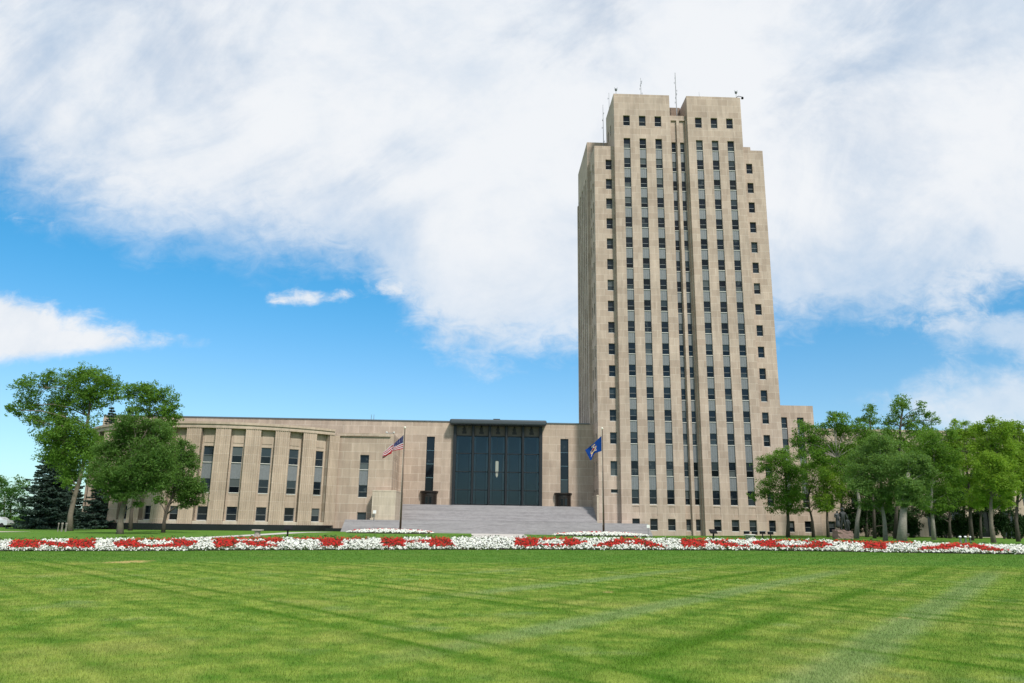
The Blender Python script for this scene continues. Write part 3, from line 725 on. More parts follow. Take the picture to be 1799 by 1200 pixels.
# lantern inside
M_lamp, _t, _p = new_mat('lantern_glass'); _p.inputs['Base Color'].default_value = (.72,.66,.50,1); _p.inputs['Emission Color'].default_value = (1,.84,.58,1); _p.inputs['Emission Strength'].default_value = .5
M_brass = simple('aged_brass', (.35,.29,.14), .4, .5)
lx, lz0, lz1 = float(onY(873, 825, 125.4)[0]), float(onY(873, 839, 125.4)[2]), float(onY(873, 808, 125.4)[2])
lan = empty('hanging_lantern', (lx, 125.4, lz0), 'long pale yellow lantern glowing behind the middle glass of the entrance', 'lantern')
m = MB(); m.lathe([(0,lz0+.75),(.22,lz0+.75),(.25,lz0+.85),(.25,lz1-.3),(.2,lz1-.22),(0,lz1-.2)], lx, 125.4, 16); m.build('lamp_tube', M_lamp, lan, True)
m = MB(); m.lathe([(0,lz0),(.08,lz0+.05),(.06,lz0+.15),(.17,lz0+.22),(.2,lz0+.6),(.12,lz0+.66),(0,lz0+.66)], lx, 125.4, 16); m.build('lamp_drop', M_lamp, lan, True)
m = MB(); m.lathe([(.2,lz1-.2),(.36,lz1-.12),(.3,lz1-.04),(.05,lz1),(.03,lz1+.3)], lx, 125.4, 16); m.tube([(lx,125.4,lz1),(lx,125.4,17.29)], [.02,.02], 6); m.build('lamp_cap', M_brass, lan, True)

# ------------------------------------------------------------------ right wing behind the trees
rw = empty('stone_wing', (80, 124.5, 0), 'low limestone wing with tall dark bays half hidden behind the right hand trees', 'building')
WIN = []; SPA = []; m = MB(); ops = []
for k in range(13):
    x = 56.05+4.12*k; big = k > 3
    w = 2.3 if big else 1.16
    for (z0, z1) in (((.3,4.6),(5.4,7.6),(8.9,11.2)) if big else ((.66,2.5),(4.6,6.8),(8.9,11.2))):
        ops.append((x, x+w, z0, z1, .4)); WIN.append(((x+w/2, 124.9, z0), w, z1-z0, 0.0, not big, not big))
m.facade((0,124.5,0), (1,0,0), (0,-1,0), 54.76, 112, Z0, HT, ops)
m.poly([(54.76,124.5,HT),(112,124.5,HT),(112,150,HT),(54.76,150,HT)], 1); m.facade((112,124.5,0), (0,1,0), (1,0,0), 0, 25, Z0, HT, [])
m.box(55, 112, 124.35, 124.498, HT-.35, HT+.05)
m.build('wall', [M_plain, M_roof], rw); put_windows(rw, WIN)

# ------------------------------------------------------------------ the steps
st = empty('stone_steps', (2.0, 110, 0), 'broad flight of grey granite steps rising to the glass entrance', 'steps')
m = MB(); n = 11; z = -.05; rise = (1.70+.05)/n; tread = .3
for i in range(n): m.box(-20.0, 24.0, 109.8+tread*i, 118.4, (z if i == 0 else z+rise*i), z+rise*(i+1)-.0)
m.build('lower_flight', M_granite, st)
m = MB(); n = 16; rise = 2.5/n; tread = 4.5/n
for i in range(n): m.box(-12.86, 17.44, 118.7+tread*i, 124.49, 1.7+rise*i, 1.7+rise*(i+1))
m.build('upper_flight', M_granite, st)
m = MB(); m.box(-16.3, -12.87, 113.0, 123.2, 1.69, 5.72); m.box(-16.45, -12.86+.0, 112.85, 113.0, 1.69, 1.95); m.box(-16.32, -12.85, 112.97, 123.2, 5.721, 5.95, 0); m.box(-15.4, -15.3, 112.96, 113.0, 1.95, 5.7)
bevel(m.build('cheek_wall', M_pale, st), .03, 1)
m = MB(); m.box(17.45, 17.747, 119.003, 124.3, 1.69, 5.72); m.box(17.40, 17.747, 118.97, 124.3, 5.721, 5.95)
for k in range(4): m.box(17.40, 17.449, 119.6, 123.6, 4.6+.16*k, 4.68+.16*k)
m.build('cheek_wall', M_pale, st)
# ------------------------------------------------------------------ trees
M_bark = simple('grey_bark', (.16,.135,.105), .95, 0, .35, 6, .8)
M_bark_d = simple('dark_bark', (.075,.062,.05), .95, 0, .35, 6, .8)
M_bark_p = simple('pale_bark', (.24,.22,.19), .95, 0, .35, 6, .8)
L_mid = leaf_mat('green_leaves', (.046,.118,.018), (.178,.320,.054))
L_dark = leaf_mat('dark_green_leaves', (.042,.106,.024), (.150,.262,.064))
L_grey = leaf_mat('grey_green_leaves', (.064,.138,.036), (.205,.335,.098))
L_lite = leaf_mat('yellow_green_leaves', (.080,.172,.018), (.275,.420,.060))
L_shade = leaf_mat('deep_shade_leaves', (.012,.030,.010), (.035,.075,.022), .2)  # shade under the grove is put into this darkened leaf colour
L_spruce = leaf_mat('blue_spruce_needles', (.024,.050,.038), (.090,.138,.108), .15, .1, 1.2)

def tree(name, label, base, trunk, clusters, leaf, bark=M_bark, r0=3.0, ls0=.17, dens=1.0, twigs=5, group=None, dj=1.0, cat='tree'):
    """base (u, v, Y) on the ground; trunk [(u,v)...] in the plane of the tree; clusters (u, v, ru, rv[, dy]) -> crown lobes of real depth"""
    u0, v0, Yd = base; s = mpp(Yd); b = onY(u0, v0, Yd); z0 = float(g(b[0], Yd)); o = Vector((b[0], Yd, z0))
    e = empty(name, o, label, cat, group)
    tr = [Vector((0, 0, -.15))]+[Vector((onY(u, v, Yd)[0]-o.x, RNG.uniform(-.15,.15), onY(u, v, Yd)[2]-o.z)) for u, v in trunk]
    m = MB(); n = len(tr); rr = [r0*s*(1.25 if i == 0 else 1.0)*(1-.55*i/(n-1)) for i in range(n)]
    m.tube(tr, rr, 10)
    lobes = []
    for c in clusters:
        P = onY(c[0], c[1], Yd); dy = (c[4] if len(c) > 4 else RNG.uniform(-1, 1)*c[2]*s*.8*dj)
        lobes.append((Vector((P[0]-o.x, dy, P[2]-o.z)), c[2]*s*1.10, (c[2]+c[3])/2*s*1.05, c[3]*s*1.10))
    V = []
    for (cp, rx, ry, rz) in lobes:
        # limb from the best place on the trunk
        cand = [(i, t) for i in range(1, n) for t in (.4, 1.0)]
        best = min(cand, key=lambda q: (tr[q[0]-1].lerp(tr[q[0]], q[1])-cp).length+max(0, (tr[q[0]-1].lerp(tr[q[0]], q[1])).z-cp.z+.8)*2.2)
        st_ = tr[best[0]-1].lerp(tr[best[0]], best[1]); ln = (cp-st_).length
        mid = st_.lerp(cp, .5)+Vector((RNG.normal(0,.06), RNG.normal(0,.06), .10))*ln
        rb = min(rr[best[0]]*.62, .03+.018*ln); m.tube([st_, st_.lerp(mid,.55)+Vector((0,0,.03*ln)), mid, cp], [rb, rb*.8, rb*.62, rb*.28], 6)
        for k in range(twigs):
            d = Vector(RNG.normal(0, 1, 3)); d.normalize(); e_ = cp+Vector((d.x*rx, d.y*ry, d.z*rz))*.8; a_ = mid.lerp(cp, RNG.uniform(.2, 1))
            m.tube([a_, a_.lerp(e_, .5)+Vector((0,0,.05)), e_], [rb*.34, rb*.22, rb*.08], 4, cap=False)
        # sprigs of leaves
        area = (rx/s)*(rz/s); ls = ls0*.80; nl = int(area*2.8*dens*(.17/ls)**1.6)+40; per = 12; ns = max(6, nl//per)
        nk = max(8, int(8+min(rx, rz)*7)); kd = RNG.normal(0, 1, (nk, 3)); kd /= np.linalg.norm(kd, axis=1)[:,None]
        kc = kd*(RNG.uniform(.05, 1, nk)**.5)[:,None]*np.array([rx, ry, rz])*.92; kr = RNG.uniform(.24, .62, nk)*min(rx, rz)
        w_ = kr**2; pick = RNG.choice(nk, ns, p=w_/w_.sum())
        d = RNG.normal(0, 1, (ns, 3)); d /= np.linalg.norm(d, axis=1)[:,None]; rad = RNG.uniform(.05, 1, ns)**.5
        fill = RNG.uniform(0, 1, ns) < .18; kc = np.concatenate([kc, [[0,0,0]]]); kr = np.concatenate([kr, [0]]); pick = np.where(fill, nk, pick)
        d2 = d*np.array([rx, ry, rz])*(RNG.uniform(.05, 1, ns)**.42)[:,None]*1.02
        d2 = d2*np.where(RNG.uniform(0, 1, ns) < .22, RNG.uniform(1.05, 1.42, ns), 1.0)[:,None]
        c = np.where(fill[:,None], d2, 0)+kc[pick]+d*(rad*kr[pick])[:,None]*np.array([1.15, 1.15, .8])+np.array(cp)
        sc = min(rx, rz)*.07+.09
        p = np.repeat(c, per, 0)+RNG.normal(0, 1, (ns*per, 3))*np.array([sc, sc, sc*.7])
        nn = RNG.normal(0, 1, (ns*per, 3)); nn[:,2] = np.abs(nn[:,2])+.25; nn /= np.linalg.norm(nn, axis=1)[:,None]
        V.append(leaves_at(p, nn, ls*RNG.uniform(.55, 1.25, ns*per)))
    m.build('trunk', bark, None, True).parent = e
    link('crown', quads_mesh('crown', np.concatenate(V), leaf), e)
    return e

def spruce(label, base, top, halfw, low, leaf=L_spruce, group=None):
    u0, v0, Yd = base; s = mpp(Yd); b = onY(u0, v0, Yd); z0 = float(g(b[0], Yd)); o = Vector((b[0], Yd, z0)); e = empty('spruce_tree', o, label, 'tree', group)
    Ht = float(onY(top[0], top[1], Yd)[2])-z0; tx = float(onY(top[0], top[1], Yd)[0])-o.x; Rb = halfw*s
    m = MB(); m.tube([(0,0,-.1),(tx*.5,0,Ht*.5),(tx,0,Ht)], [.28,.16,.03], 8); V = []
    nw = int(Ht/.42)
    for k in range(nw):
        f = k/nw; z = low+(Ht-low)*f; Rl = Rb*(1-f)**.85*RNG.uniform(.85, 1.1)+.22; nb = int(9+11*(1-f))
        for q in range(nb):
            a = RNG.uniform(0, 6.283); L = Rl*RNG.uniform(.72, 1.12); dz = -.30*L*RNG.uniform(.6,1.3)
            dr = np.array([math.cos(a), math.sin(a), 0]); st_ = np.array([tx*z/Ht, 0, z]); ns = int(26+L*52)
            t = RNG.uniform(.12, 1, ns)**.7; side = RNG.normal(0, 1, ns)*.24*L*(1.08-t)*.8; pr = np.array([-dr[1], dr[0], 0])
            p = st_+dr*(t*L)[:,None]+pr*side[:,None]; p[:,2] += dz*np.sin(t*1.7)+.10*t*t*L*.9-np.abs(side)*.25+RNG.normal(0,.04,ns)
            nn = RNG.normal(0,1,(ns,3))*.6; nn[:,2] += 1; nn /= np.linalg.norm(nn,axis=1)[:,None]
            V.append(leaves_at(p, nn, .16*RNG.uniform(.6,1.3,ns)))
            if q % 3 == 0 and f < .8: m.tube([tuple(st_), tuple(st_+dr*L*.8+np.array([0,0,dz*.9]))], [.035, .012], 4, cap=False)
    m.build('trunk', M_bark_d, None, True).parent = e
    link('crown', quads_mesh('crown', np.concatenate(V), leaf), e); return e

GL, GR = 'trees left of the building', 'trees right of the tower'
spruce('dark blue spruce left of the leaning trunk, its branches down to the grass', (82,931,108), (92,772), 56, .25, group=GL)
spruce('broad blue spruce between the two trunks left of the wing', (172,930,112), (176,838), 50, .2, group=GL)
spruce('tall slim spruce tip standing up behind the leafy crowns on the left', (198,929,119), (196,712), 42, .6, group=GL)
spruce('far spruce whose thin tip shows between the two tallest crowns', (112,928,126), (111,706), 38, .6, group=GL)
tree('leafy_tree', 'tallest leafy tree with leaning grey trunk and high open crown on the left', (123,933,90), [(124,905),(131,872),(142,838),(150,795),(152,750),(160,705)],
     [(62,682,24,18),(88,668,18,16),(45,712,20,14),(30,722,16,9),(78,705,22,20),(62,742,18,16),(95,730,15,16),(128,672,24,18),(152,655,26,15),(178,668,26,18),(195,672,14,14),(158,690,28,20),(135,705,22,20),(185,700,20,18),(112,700,14,15),(205,694,12,14),
      (120,760,34,28),(150,752,24,24),(105,795,28,26),(135,800,32,30),(95,770,18,20),(160,790,26,28),(118,832,16,18),(130,850,9,10,-1.5)], L_mid, M_bark, 4.3, .18, 1.0, group=GL)
tree('leafy_tree', 'middle leafy tree with dense dark rounded crown in front of the wing', (211,937,74), [(212,915),(216,888),(224,865),(228,835),(230,800)],
     [(238,742,24,16),(222,772,34,28),(255,765,30,26),(205,805,36,28),(240,800,40,32),(275,800,30,28),(185,830,30,24),(222,840,40,28),(262,838,34,26),(292,812,20,24),(200,862,26,15),(240,866,30,15),(290,760,14,18),(180,790,18,18),(290,845,16,18),(246,885,9,6),(232,722,10,8),(262,742,10,8),(172,850,10,9),(300,790,10,10),(215,745,9,8)], L_dark, M_bark, 5.0, .15, .85, group=GL)
tree('leafy_tree', 'tall tree behind, its separate crown above the wing roof', (229,931,98), [(230,905),(236,870),(246,820),(256,770),(262,735)],
     [(245,690,20,16),(268,690,24,16),(292,695,20,16),(305,718,14,16),(262,715,28,16),(285,725,20,14),(225,690,14,14),(312,735,8,10),(240,714,18,12),(290,750,16,16),(296,768,10,14),(258,684,12,10)], L_mid, M_bark_d, 3.0, .18, 1.0, group=GL)
tree('leafy_tree', 'small leafy tree with forked slanting trunk close before the curved wing', (287,932,84), [(289,915),(296,888),(304,868),(312,845)],
     [(305,805,26,26),(290,830,26,24),(325,840,24,24),(310,862,30,16),(338,870,20,16),(342,850,16,16),(334,800,11,16,.5),(340,815,13,12),(326,885,16,8),(285,855,18,16),(352,856,9,9),(280,880,10,7),(346,882,8,9),(318,780,12,12)], L_dark, M_bark_d, 3.0, .15, 1.0, group=GL)
tree('leafy_tree', 'light green low tree at the far left edge beside the spruce', (18,929,120), [(18,915),(18,895)],
     [(8,880,20,20),(28,868,18,18),(10,905,22,16),(32,895,14,20),(2,850,14,14),(36,915,12,12),(18,918,18,9),(-20,880,22,26)], leaf_mat('fresh_leaves', (.03,.085,.02), (.10,.22,.05)), M_bark, 2.2, .2, 1.0, group=GL)
tree('leafy_tree', 'far dark tree above the low light green tree at the left edge', (8,928,150), [(8,900),(8,870)],
     [(3,846,12,12),(30,845,11,10),(38,852,8,10),(15,860,14,10),(-15,850,14,14)], L_dark, M_bark, 1.6, .26, 1.0, group=GL)
# right hand grove
tree('leafy_tree', 'small upright tree standing alone before the tower windows', (1384,941,103), [(1384,915),(1383,885),(1381,850),(1378,820)],
     [(1362,806,24,16),(1385,800,18,14),(1345,812,14,12),(1368,832,30,20),(1345,850,18,14),(1390,838,20,22),(1340,868,16,12),(1370,866,28,18),(1392,870,16,20),(1362,890,20,12),(1388,892,16,12),(1335,825,8,7),(1374,792,10,7)], L_mid, M_bark_d, 3.0, .16, 1.0, group=GR)
tree('leafy_tree', 'slender tree with V forked trunk right of the lone upright one', (1429,941,105), [(1427,918),(1424,902),(1418,880)],
     [(1412,850,18,20),(1405,875,14,16),(1430,830,18,22),(1442,858,16,20),(1418,815,16,14),(1440,800,14,12),(1408,893,12,9),(1434,886,12,12),(1445,880,10,14)], L_mid, M_bark_d, 2.6, .16, .85, group=GR)
tree('leafy_tree', 'young tree with straight trunk left of the bronze statue', (1455,941,105), [(1454,915),(1453,895),(1452,865)],
     [(1455,865,18,18),(1440,880,13,14),(1468,880,14,14),(1455,840,18,18),(1470,850,15,18),(1444,822,14,16),(1462,818,14,14),(1455,893,16,8)], L_lite, M_bark_d, 2.5, .16, .85, group=GR)
tree('leafy_tree', 'broad tree with leaning pale trunk and wide spreading limbs beside the statue', (1504,940,95), [(1506,915),(1511,890),(1506,862),(1492,840),(1470,805)],
     [(1412,752,16,12),(1400,776,16,12),(1425,770,22,14),(1445,752,20,12),(1468,740,22,14),(1490,752,22,16),(1455,780,28,18),(1485,788,26,20),(1430,795,20,14),(1515,760,20,18),(1510,800,24,22),(1480,820,26,18),(1408,798,12,10),(1465,728,12,8),(1525,780,18,22),(1508,840,20,18),(1445,812,18,12)], L_mid, M_bark_p, 3.6, .17, 1.0, group=GR)
tree('leafy_tree', 'grey green tree with straight slim trunk left of the thickest trunk', (1555,943,78), [(1553,915),(1550,885),(1548,850),(1546,810)],
     [(1530,800,24,22),(1556,790,24,22),(1515,830,24,22),(1545,830,30,26),(1575,825,22,24),(1522,862,22,18),(1555,868,26,18),(1580,860,18,20),(1505,850,14,14),(1540,775,18,14),(1536,888,14,8),(1562,893,16,9),(1518,884,12,9)], L_grey, M_bark_p, 3.4, .14, 1.1, group=GR)
tree('leafy_tree', 'thickest pale trunk in the right grove under a dense grey green crown', (1583,944,74), [(1585,915),(1588,890),(1592,865),(1596,830)],
     [(1600,830,22,22),(1620,850,18,20),(1590,855,22,18),(1610,875,20,14),(1598,808,18,16),(1585,880,14,10),(1625,830,12,14),(1618,812,12,12)], L_grey, M_bark_p, 7.0, .14, 1.1, group=GR)
tree('leafy_tree', 'tallest tree of the right grove with open tufts against the sky', (1572,940,98), [(1574,900),(1578,850),(1580,800),(1582,750),(1585,720)],
     [(1580,712,16,14),(1568,722,11,10),(1592,708,11,9),(1575,740,14,14),(1595,742,12,14),(1560,740,9,8),(1616,715,9,10),(1612,735,12,12),(1635,728,10,9),(1632,748,11,12),(1600,765,24,14),(1570,770,24,16),(1555,760,12,12),(1585,795,28,18),(1642,740,7,7)], L_mid, M_bark_d, 3.0, .17, .8, group=GR)
tree('leafy_tree', 'tree with single round tuft topping the grove left of the tallest', (1536,940,101), [(1535,900),(1532,850),(1530,790),(1528,740)],
     [(1527,722,13,12),(1520,738,12,10),(1536,742,12,12),(1530,765,18,14),(1540,790,22,18),(1505,752,9,8),(1500,742,7,6),(1520,785,18,16)], L_mid, M_bark_d, 2.6, .17, .9, group=GR)
tree('leafy_tree', 'mid green tree with slim pale trunk right of the thickest trunk', (1640,940,86), [(1638,915),(1637,885),(1638,850),(1640,800)],
     [(1625,775,20,18),(1645,768,20,18),(1635,800,28,20),(1660,800,20,20),(1620,828,22,20),(1650,830,28,22),(1670,838,18,20),(1632,860,28,18),(1662,866,22,16),(1615,885,18,10),(1645,892,24,11),(1662,888,16,10),(1664,764,12,12),(1612,800,14,16)], L_mid, M_bark_p, 3.2, .15, 1.0, group=GR)
tree('leafy_tree', 'yellow green tree with several bare dark stems showing through', (1706,940,88), [(1705,910),(1704,880),(1700,845),(1696,800)],
     [(1676,762,14,14),(1692,760,16,14),(1710,762,14,14),(1682,785,18,16),(1704,790,20,18),(1722,778,12,12),(1678,815,20,18),(1705,822,22,18),(1690,845,22,16),(1716,850,18,16),(1700,876,24,14),(1716,886,16,10),(1680,742,7,7),(1697,745,7,7),(1724,805,12,16)], L_lite, M_bark_d, 3.2, .15, .85, group=GR)
tree('leafy_tree', 'bright yellow green tree with the nearest trunk of the right edge', (1745,947,68), [(1743,920),(1741,890),(1742,855),(1745,810)],
     [(1735,755,16,14),(1752,760,18,16),(1738,785,22,18),(1760,790,22,20),(1730,815,22,18),(1755,820,24,20),(1738,845,24,18),(1762,852,20,18),(1745,878,26,13),(1762,884,16,10),(1722,862,14,12),(1742,738,8,7),(1768,770,10,12),(1725,835,14,14)], L_lite, M_bark, 3.6, .13, 1.05, group=GR)
tree('leafy_tree', 'yellow green tree cut off by the right edge of the picture', (1788,943,80), [(1787,915),(1788,885),(1790,850),(1792,800)],
     [(1780,762,18,14),(1800,768,18,16),(1785,795,22,18),(1805,800,18,18),(1780,825,22,18),(1800,835,22,20),(1785,858,22,16),(1805,865,18,16),(1772,748,9,8),(1790,748,10,9),(1775,872,16,10)], L_lite, M_bark_d, 3.0, .15, 1.0, group=GR)
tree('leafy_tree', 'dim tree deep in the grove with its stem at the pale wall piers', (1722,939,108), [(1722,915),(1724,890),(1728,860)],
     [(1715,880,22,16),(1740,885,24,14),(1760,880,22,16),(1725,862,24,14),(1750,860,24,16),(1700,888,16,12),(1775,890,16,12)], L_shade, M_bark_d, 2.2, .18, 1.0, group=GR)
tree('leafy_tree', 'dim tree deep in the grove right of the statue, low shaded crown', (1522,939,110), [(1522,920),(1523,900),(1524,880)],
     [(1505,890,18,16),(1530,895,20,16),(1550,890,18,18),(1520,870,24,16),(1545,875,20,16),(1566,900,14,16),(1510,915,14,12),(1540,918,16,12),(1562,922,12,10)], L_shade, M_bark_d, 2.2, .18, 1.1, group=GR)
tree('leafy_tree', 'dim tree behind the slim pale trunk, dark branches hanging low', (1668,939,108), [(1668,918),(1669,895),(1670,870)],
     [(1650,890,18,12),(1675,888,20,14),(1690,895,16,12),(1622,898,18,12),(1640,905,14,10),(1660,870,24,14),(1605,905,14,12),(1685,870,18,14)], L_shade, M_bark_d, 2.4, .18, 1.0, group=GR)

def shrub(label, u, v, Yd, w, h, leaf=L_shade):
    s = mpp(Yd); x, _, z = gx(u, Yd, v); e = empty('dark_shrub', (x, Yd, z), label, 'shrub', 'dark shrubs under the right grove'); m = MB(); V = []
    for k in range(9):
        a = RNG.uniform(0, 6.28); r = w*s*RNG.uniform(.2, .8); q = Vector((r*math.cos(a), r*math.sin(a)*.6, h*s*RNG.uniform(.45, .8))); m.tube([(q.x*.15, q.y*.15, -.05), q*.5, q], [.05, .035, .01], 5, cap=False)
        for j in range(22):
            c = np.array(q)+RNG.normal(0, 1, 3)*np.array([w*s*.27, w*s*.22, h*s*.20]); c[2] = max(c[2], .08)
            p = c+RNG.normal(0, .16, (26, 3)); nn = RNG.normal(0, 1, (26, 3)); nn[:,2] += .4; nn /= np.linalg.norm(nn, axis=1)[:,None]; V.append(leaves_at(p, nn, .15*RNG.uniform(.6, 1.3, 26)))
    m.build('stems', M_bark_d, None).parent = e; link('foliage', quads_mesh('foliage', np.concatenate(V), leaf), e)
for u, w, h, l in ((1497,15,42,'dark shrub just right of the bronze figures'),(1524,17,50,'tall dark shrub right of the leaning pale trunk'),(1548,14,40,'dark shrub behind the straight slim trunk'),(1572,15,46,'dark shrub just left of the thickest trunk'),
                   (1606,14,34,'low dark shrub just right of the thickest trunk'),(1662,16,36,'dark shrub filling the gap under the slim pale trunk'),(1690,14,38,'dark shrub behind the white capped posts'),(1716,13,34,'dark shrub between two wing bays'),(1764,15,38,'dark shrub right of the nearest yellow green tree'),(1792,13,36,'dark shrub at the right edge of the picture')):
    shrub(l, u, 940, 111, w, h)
for lab, b, cl, lf in (('bushy tree behind the young tree left of the bronze figures', (1478,940,112), [(1460,800,22,18),(1485,795,26,20),(1510,800,24,20),(1470,830,26,20),(1500,830,28,22),(1462,860,18,16),(1488,862,26,18),(1515,855,20,18)], L_mid),
   ('full crowned tree behind the thickest trunk', (1602,940,112), [(1570,785,26,20),(1600,780,28,22),(1632,785,28,22),(1575,820,28,22),(1608,815,30,24),(1640,820,28,24),(1585,855,28,20),(1620,855,28,20),(1650,858,20,18)], L_mid),
   ('full crowned tree behind the tree with bare dark stems', (1692,940,113), [(1660,782,22,18),(1690,775,26,20),(1720,780,24,20),(1665,815,26,22),(1700,812,28,22),(1730,815,24,22),(1672,850,26,20),(1708,850,28,20)], L_lite),
   ('bright full crowned tree behind the nearest tree of the right edge', (1772,941,112), [(1745,772,22,18),(1772,768,26,18),(1800,775,24,20),(1750,805,26,22),(1785,805,28,22),(1810,812,20,22),(1758,840,26,20),(1792,842,26,20)], L_lite)):
    tree('leafy_tree', lab, b, [(b[0],915),(b[0]+1,880),(b[0],840),(b[0],800)], cl, lf, M_bark_d, 2.6, .18, .85, group=GR)
# ------------------------------------------------------------------ flags and poles
M_pole = simple('bronze_pole', (.10,.075,.055), .4, .4, .1); M_ball = simple('pale_ball', (.75,.70,.60), .3, .2, .05)
YP = 97.0
def pole(u, vt, label):
    x = float(onY(u, 933, YP)[0]); z0 = float(g(x, YP)); top = float(onY(u+(9 if u < 900 else -4), vt, YP)[2])
    e = empty('flagpole', (x, YP, z0), label, 'flagpole', 'flagpoles before the steps')
    m = MB(); m.tube([(x,YP,z0-.2),(x,YP,z0+4),(x,YP,top-.2)], [.14,.125,.065], 12); m.build('pole', M_pole, e, True)
    m = MB(); m.lathe([(.2,z0+.2),(.24,z0+.35),(.16,z0+.5),(.13,z0+.55)], x, YP, 12); m.build('base_collar', M_pole, e, True)
    m = MB(); m.lathe([(0,top-.2),(.05,top-.18),(.13,top-.06),(.14,top),(.11,top+.09),(0,top+.14)], x, YP, 12); m.build('finial_ball', M_ball, e, True)
    m = MB(); m.tube([(x-.12,YP-.12,z0+1.4),(x-.10,YP-.1,top-.3)], [.012,.012], 4); m.build('halyard', M_ball, e)
    return x, top
xl, tl = pole(703, 751, 'dark flagpole with pale ball top flying the striped flag')
xr, tr_ = pole(1060.5, 752.5, 'dark flagpole with pale ball top flying the blue flag')
F_red = simple('flag_red', (.32,.006,.016), .8, 0, .05, spec=.06); F_white = simple('flag_white', (.46,.44,.47), .8, 0, .03, spec=.06); F_navy = simple('flag_navy', (.018,.022,.085), .8, 0, .05, spec=.06); F_blue = simple('flag_blue', (.004,.034,.175), .75, 0, .08, spec=.06)
F_brown = simple('flag_brown', (.22,.12,.05), .8, 0, .05, spec=.06); F_gold = simple('flag_gold', (.65,.45,.10), .8, spec=.06)
def flag(label, px, pz, top, bot, color, mats, nu=78, nv=52, amp=.09, fold=0.0):
    s = mpp(YP)/.0775; T = np.array(top)*s; B = np.array(bot)*s
    def cv(A, f):
        k = np.linspace(0, 1, len(A)); return np.array([np.interp(f, k, A[:,0]), np.interp(f, k, A[:,1])])
    mb = MB()
    for j in range(nv+1):
        for i in range(nu+1):
            f, h = i/nu, j/nv; a = cv(T, f); b = cv(B, f); hf = fold*min(max((f-.34)/.12, 0), 1); hh = (h-hf)/(1-hf) if h >= hf else (hf-h)/(1-hf)
            q = a*(1-hh)+b*hh
            y = amp*f**.6*math.sin(f*9+h*3.2)+.5*amp*math.sin(f*17+h*7)*f
            y += .13*min((hf-h)*6, 1) if h < hf else 0
            mb.v.append((q[0]-.13, y, q[1]+.07*f*math.sin(f*12+h*2)))
    for j in range(nv):
        for i in range(nu):
            a = j*(nu+1)+i; mb.f.append((a, a+1, a+nu+2, a+nu+1)); mb.m.append(color((i+.5)/nu, (j+.5)/nv))
    me = mb.mesh('flag', mats, True); o = link('flag', me, None, (px, YP, pz)); return tag(o, label, 'flag')
def us(f, h):
    if f < .40 and h < 7/13:
        a, b = f/.40*6-.5, h/(7/13)*5-.5
        da = (a-round(a))**2*1.6+(b-round(b))**2
        return 1 if da < .028 else 2
    k = h*13; return 0 if (k % 2 < 1.12 or k % 2 > 1.88) else 1
def nd(f, h):
    # eagle with spread wings, shield, scrolls
    a, b = (f-.5)/.30, (h-.47)/.40
    if (a*a*10+(b+.02)**2*14) < .55: return 2 if abs(a) > .06 else 0       # shield
    if abs(b+.28-.42*abs(a)) < .17 and abs(a) < .82 and abs(a) > .12: return 3 if int(abs(a)*14) % 3 else 1   # wings
    if a*a*18+(b+.42)**2*18 < .5: return 1                                  # head
    if abs(b-.36-.10*math.cos(a*3)) < .10 and abs(a) < .72: return 4        # talons with branch and arrows
    if abs(b-.70+.12*math.cos(a*2.6)) < .12 and abs(a) < .80: return 2 if int(abs(a)*12) % 4 == 0 else 1   # scroll
    if abs(b+.80-.25*a*a) < .07 and abs(a) < .5: return 4
    return 5
flag('striped red and white flag with starred navy canton blowing left', xl+.02, tl-.95, [(0,0),(-1.05,-.98),(-1.75,-1.5),(-2.5,-2.25)], [(0,-1.85),(-1.2,-2.08),(-1.85,-2.5),(-2.65,-2.95)], us, [F_red, F_white, F_navy], fold=7/13)
flag('blue flag with a spread eagle emblem blowing left before the tower', xr+.02, tr_-.98, [(0,0),(-.82,-.78),(-1.4,-1.35),(-2.2,-1.82)], [(0,-2.0),(-.9,-2.27),(-1.3,-3.0),(-1.53,-3.34)], nd, [F_red, F_white, F_red, F_brown, F_gold, F_blue], 90, 70)

# ------------------------------------------------------------------ rooftop fittings
M_grey = simple('grey_metal', (.20,.21,.22), .5, .4); M_white_p = simple('white_paint', (.75,.75,.74), .6, 0, .05); M_dark_p = simple('dark_paint', (.014,.014,.016), .9, 0, .2, spec=.15)
def whip(u, v0, v1, Yd, zb, label, r=.05, elems=0, cat='antenna'):
    x = float(onY(u, v0, Yd)[0]); zt = float(onY(u, v1, Yd)[2]); e = empty('rooftop_antenna', (x, Yd, zb), label, cat, 'antennas on the tower roof')
    m = MB(); m.tube([(x,Yd,zb),(x,Yd,zt)], [r, r*.55], 6); m.build('mast', M_grey, e)
    if elems:
        m = MB()
        for k in range(elems):
            z = zb+(zt-zb)*(.25+.7*k/elems); a = 1.3*k; m.tube([(x,Yd,z),(x+.22*math.cos(a),Yd+.22*math.sin(a),z+.05)], [.03,.03], 5)
            m.tube([(x+.22*math.cos(a),Yd+.22*math.sin(a),z-.15),(x+.22*math.cos(a),Yd+.22*math.sin(a),z+.25)], [.03,.03], 5)
        m.build('dipole', M_grey, e)
    m = MB(); m.box(x-.12, x+.12, Yd-.12, Yd+.12, zb, zb+.12); m.build('foot_plate', M_grey, e)
whip(1188.5, 190, 128, 121, 71.3, 'tallest antenna mast rising from the slot of the tower top', .10, 9)
whip(1126.2, 166, 137, 119.5, 74.93, 'antenna on the left half of the tower top', .055, 6)
whip(1060.2, 250, 184, 122, 65.33, 'long thin antenna on the left shoulder of the tower', .06, 5)
whip(1070.2, 190, 163, 124.5, 74.93, 'thin antenna at the left rear of the tower top', .05, 3)
whip(1228.5, 171, 162, 120, 74.93, 'shortest antenna on the right half of the tower top', .04, 2)
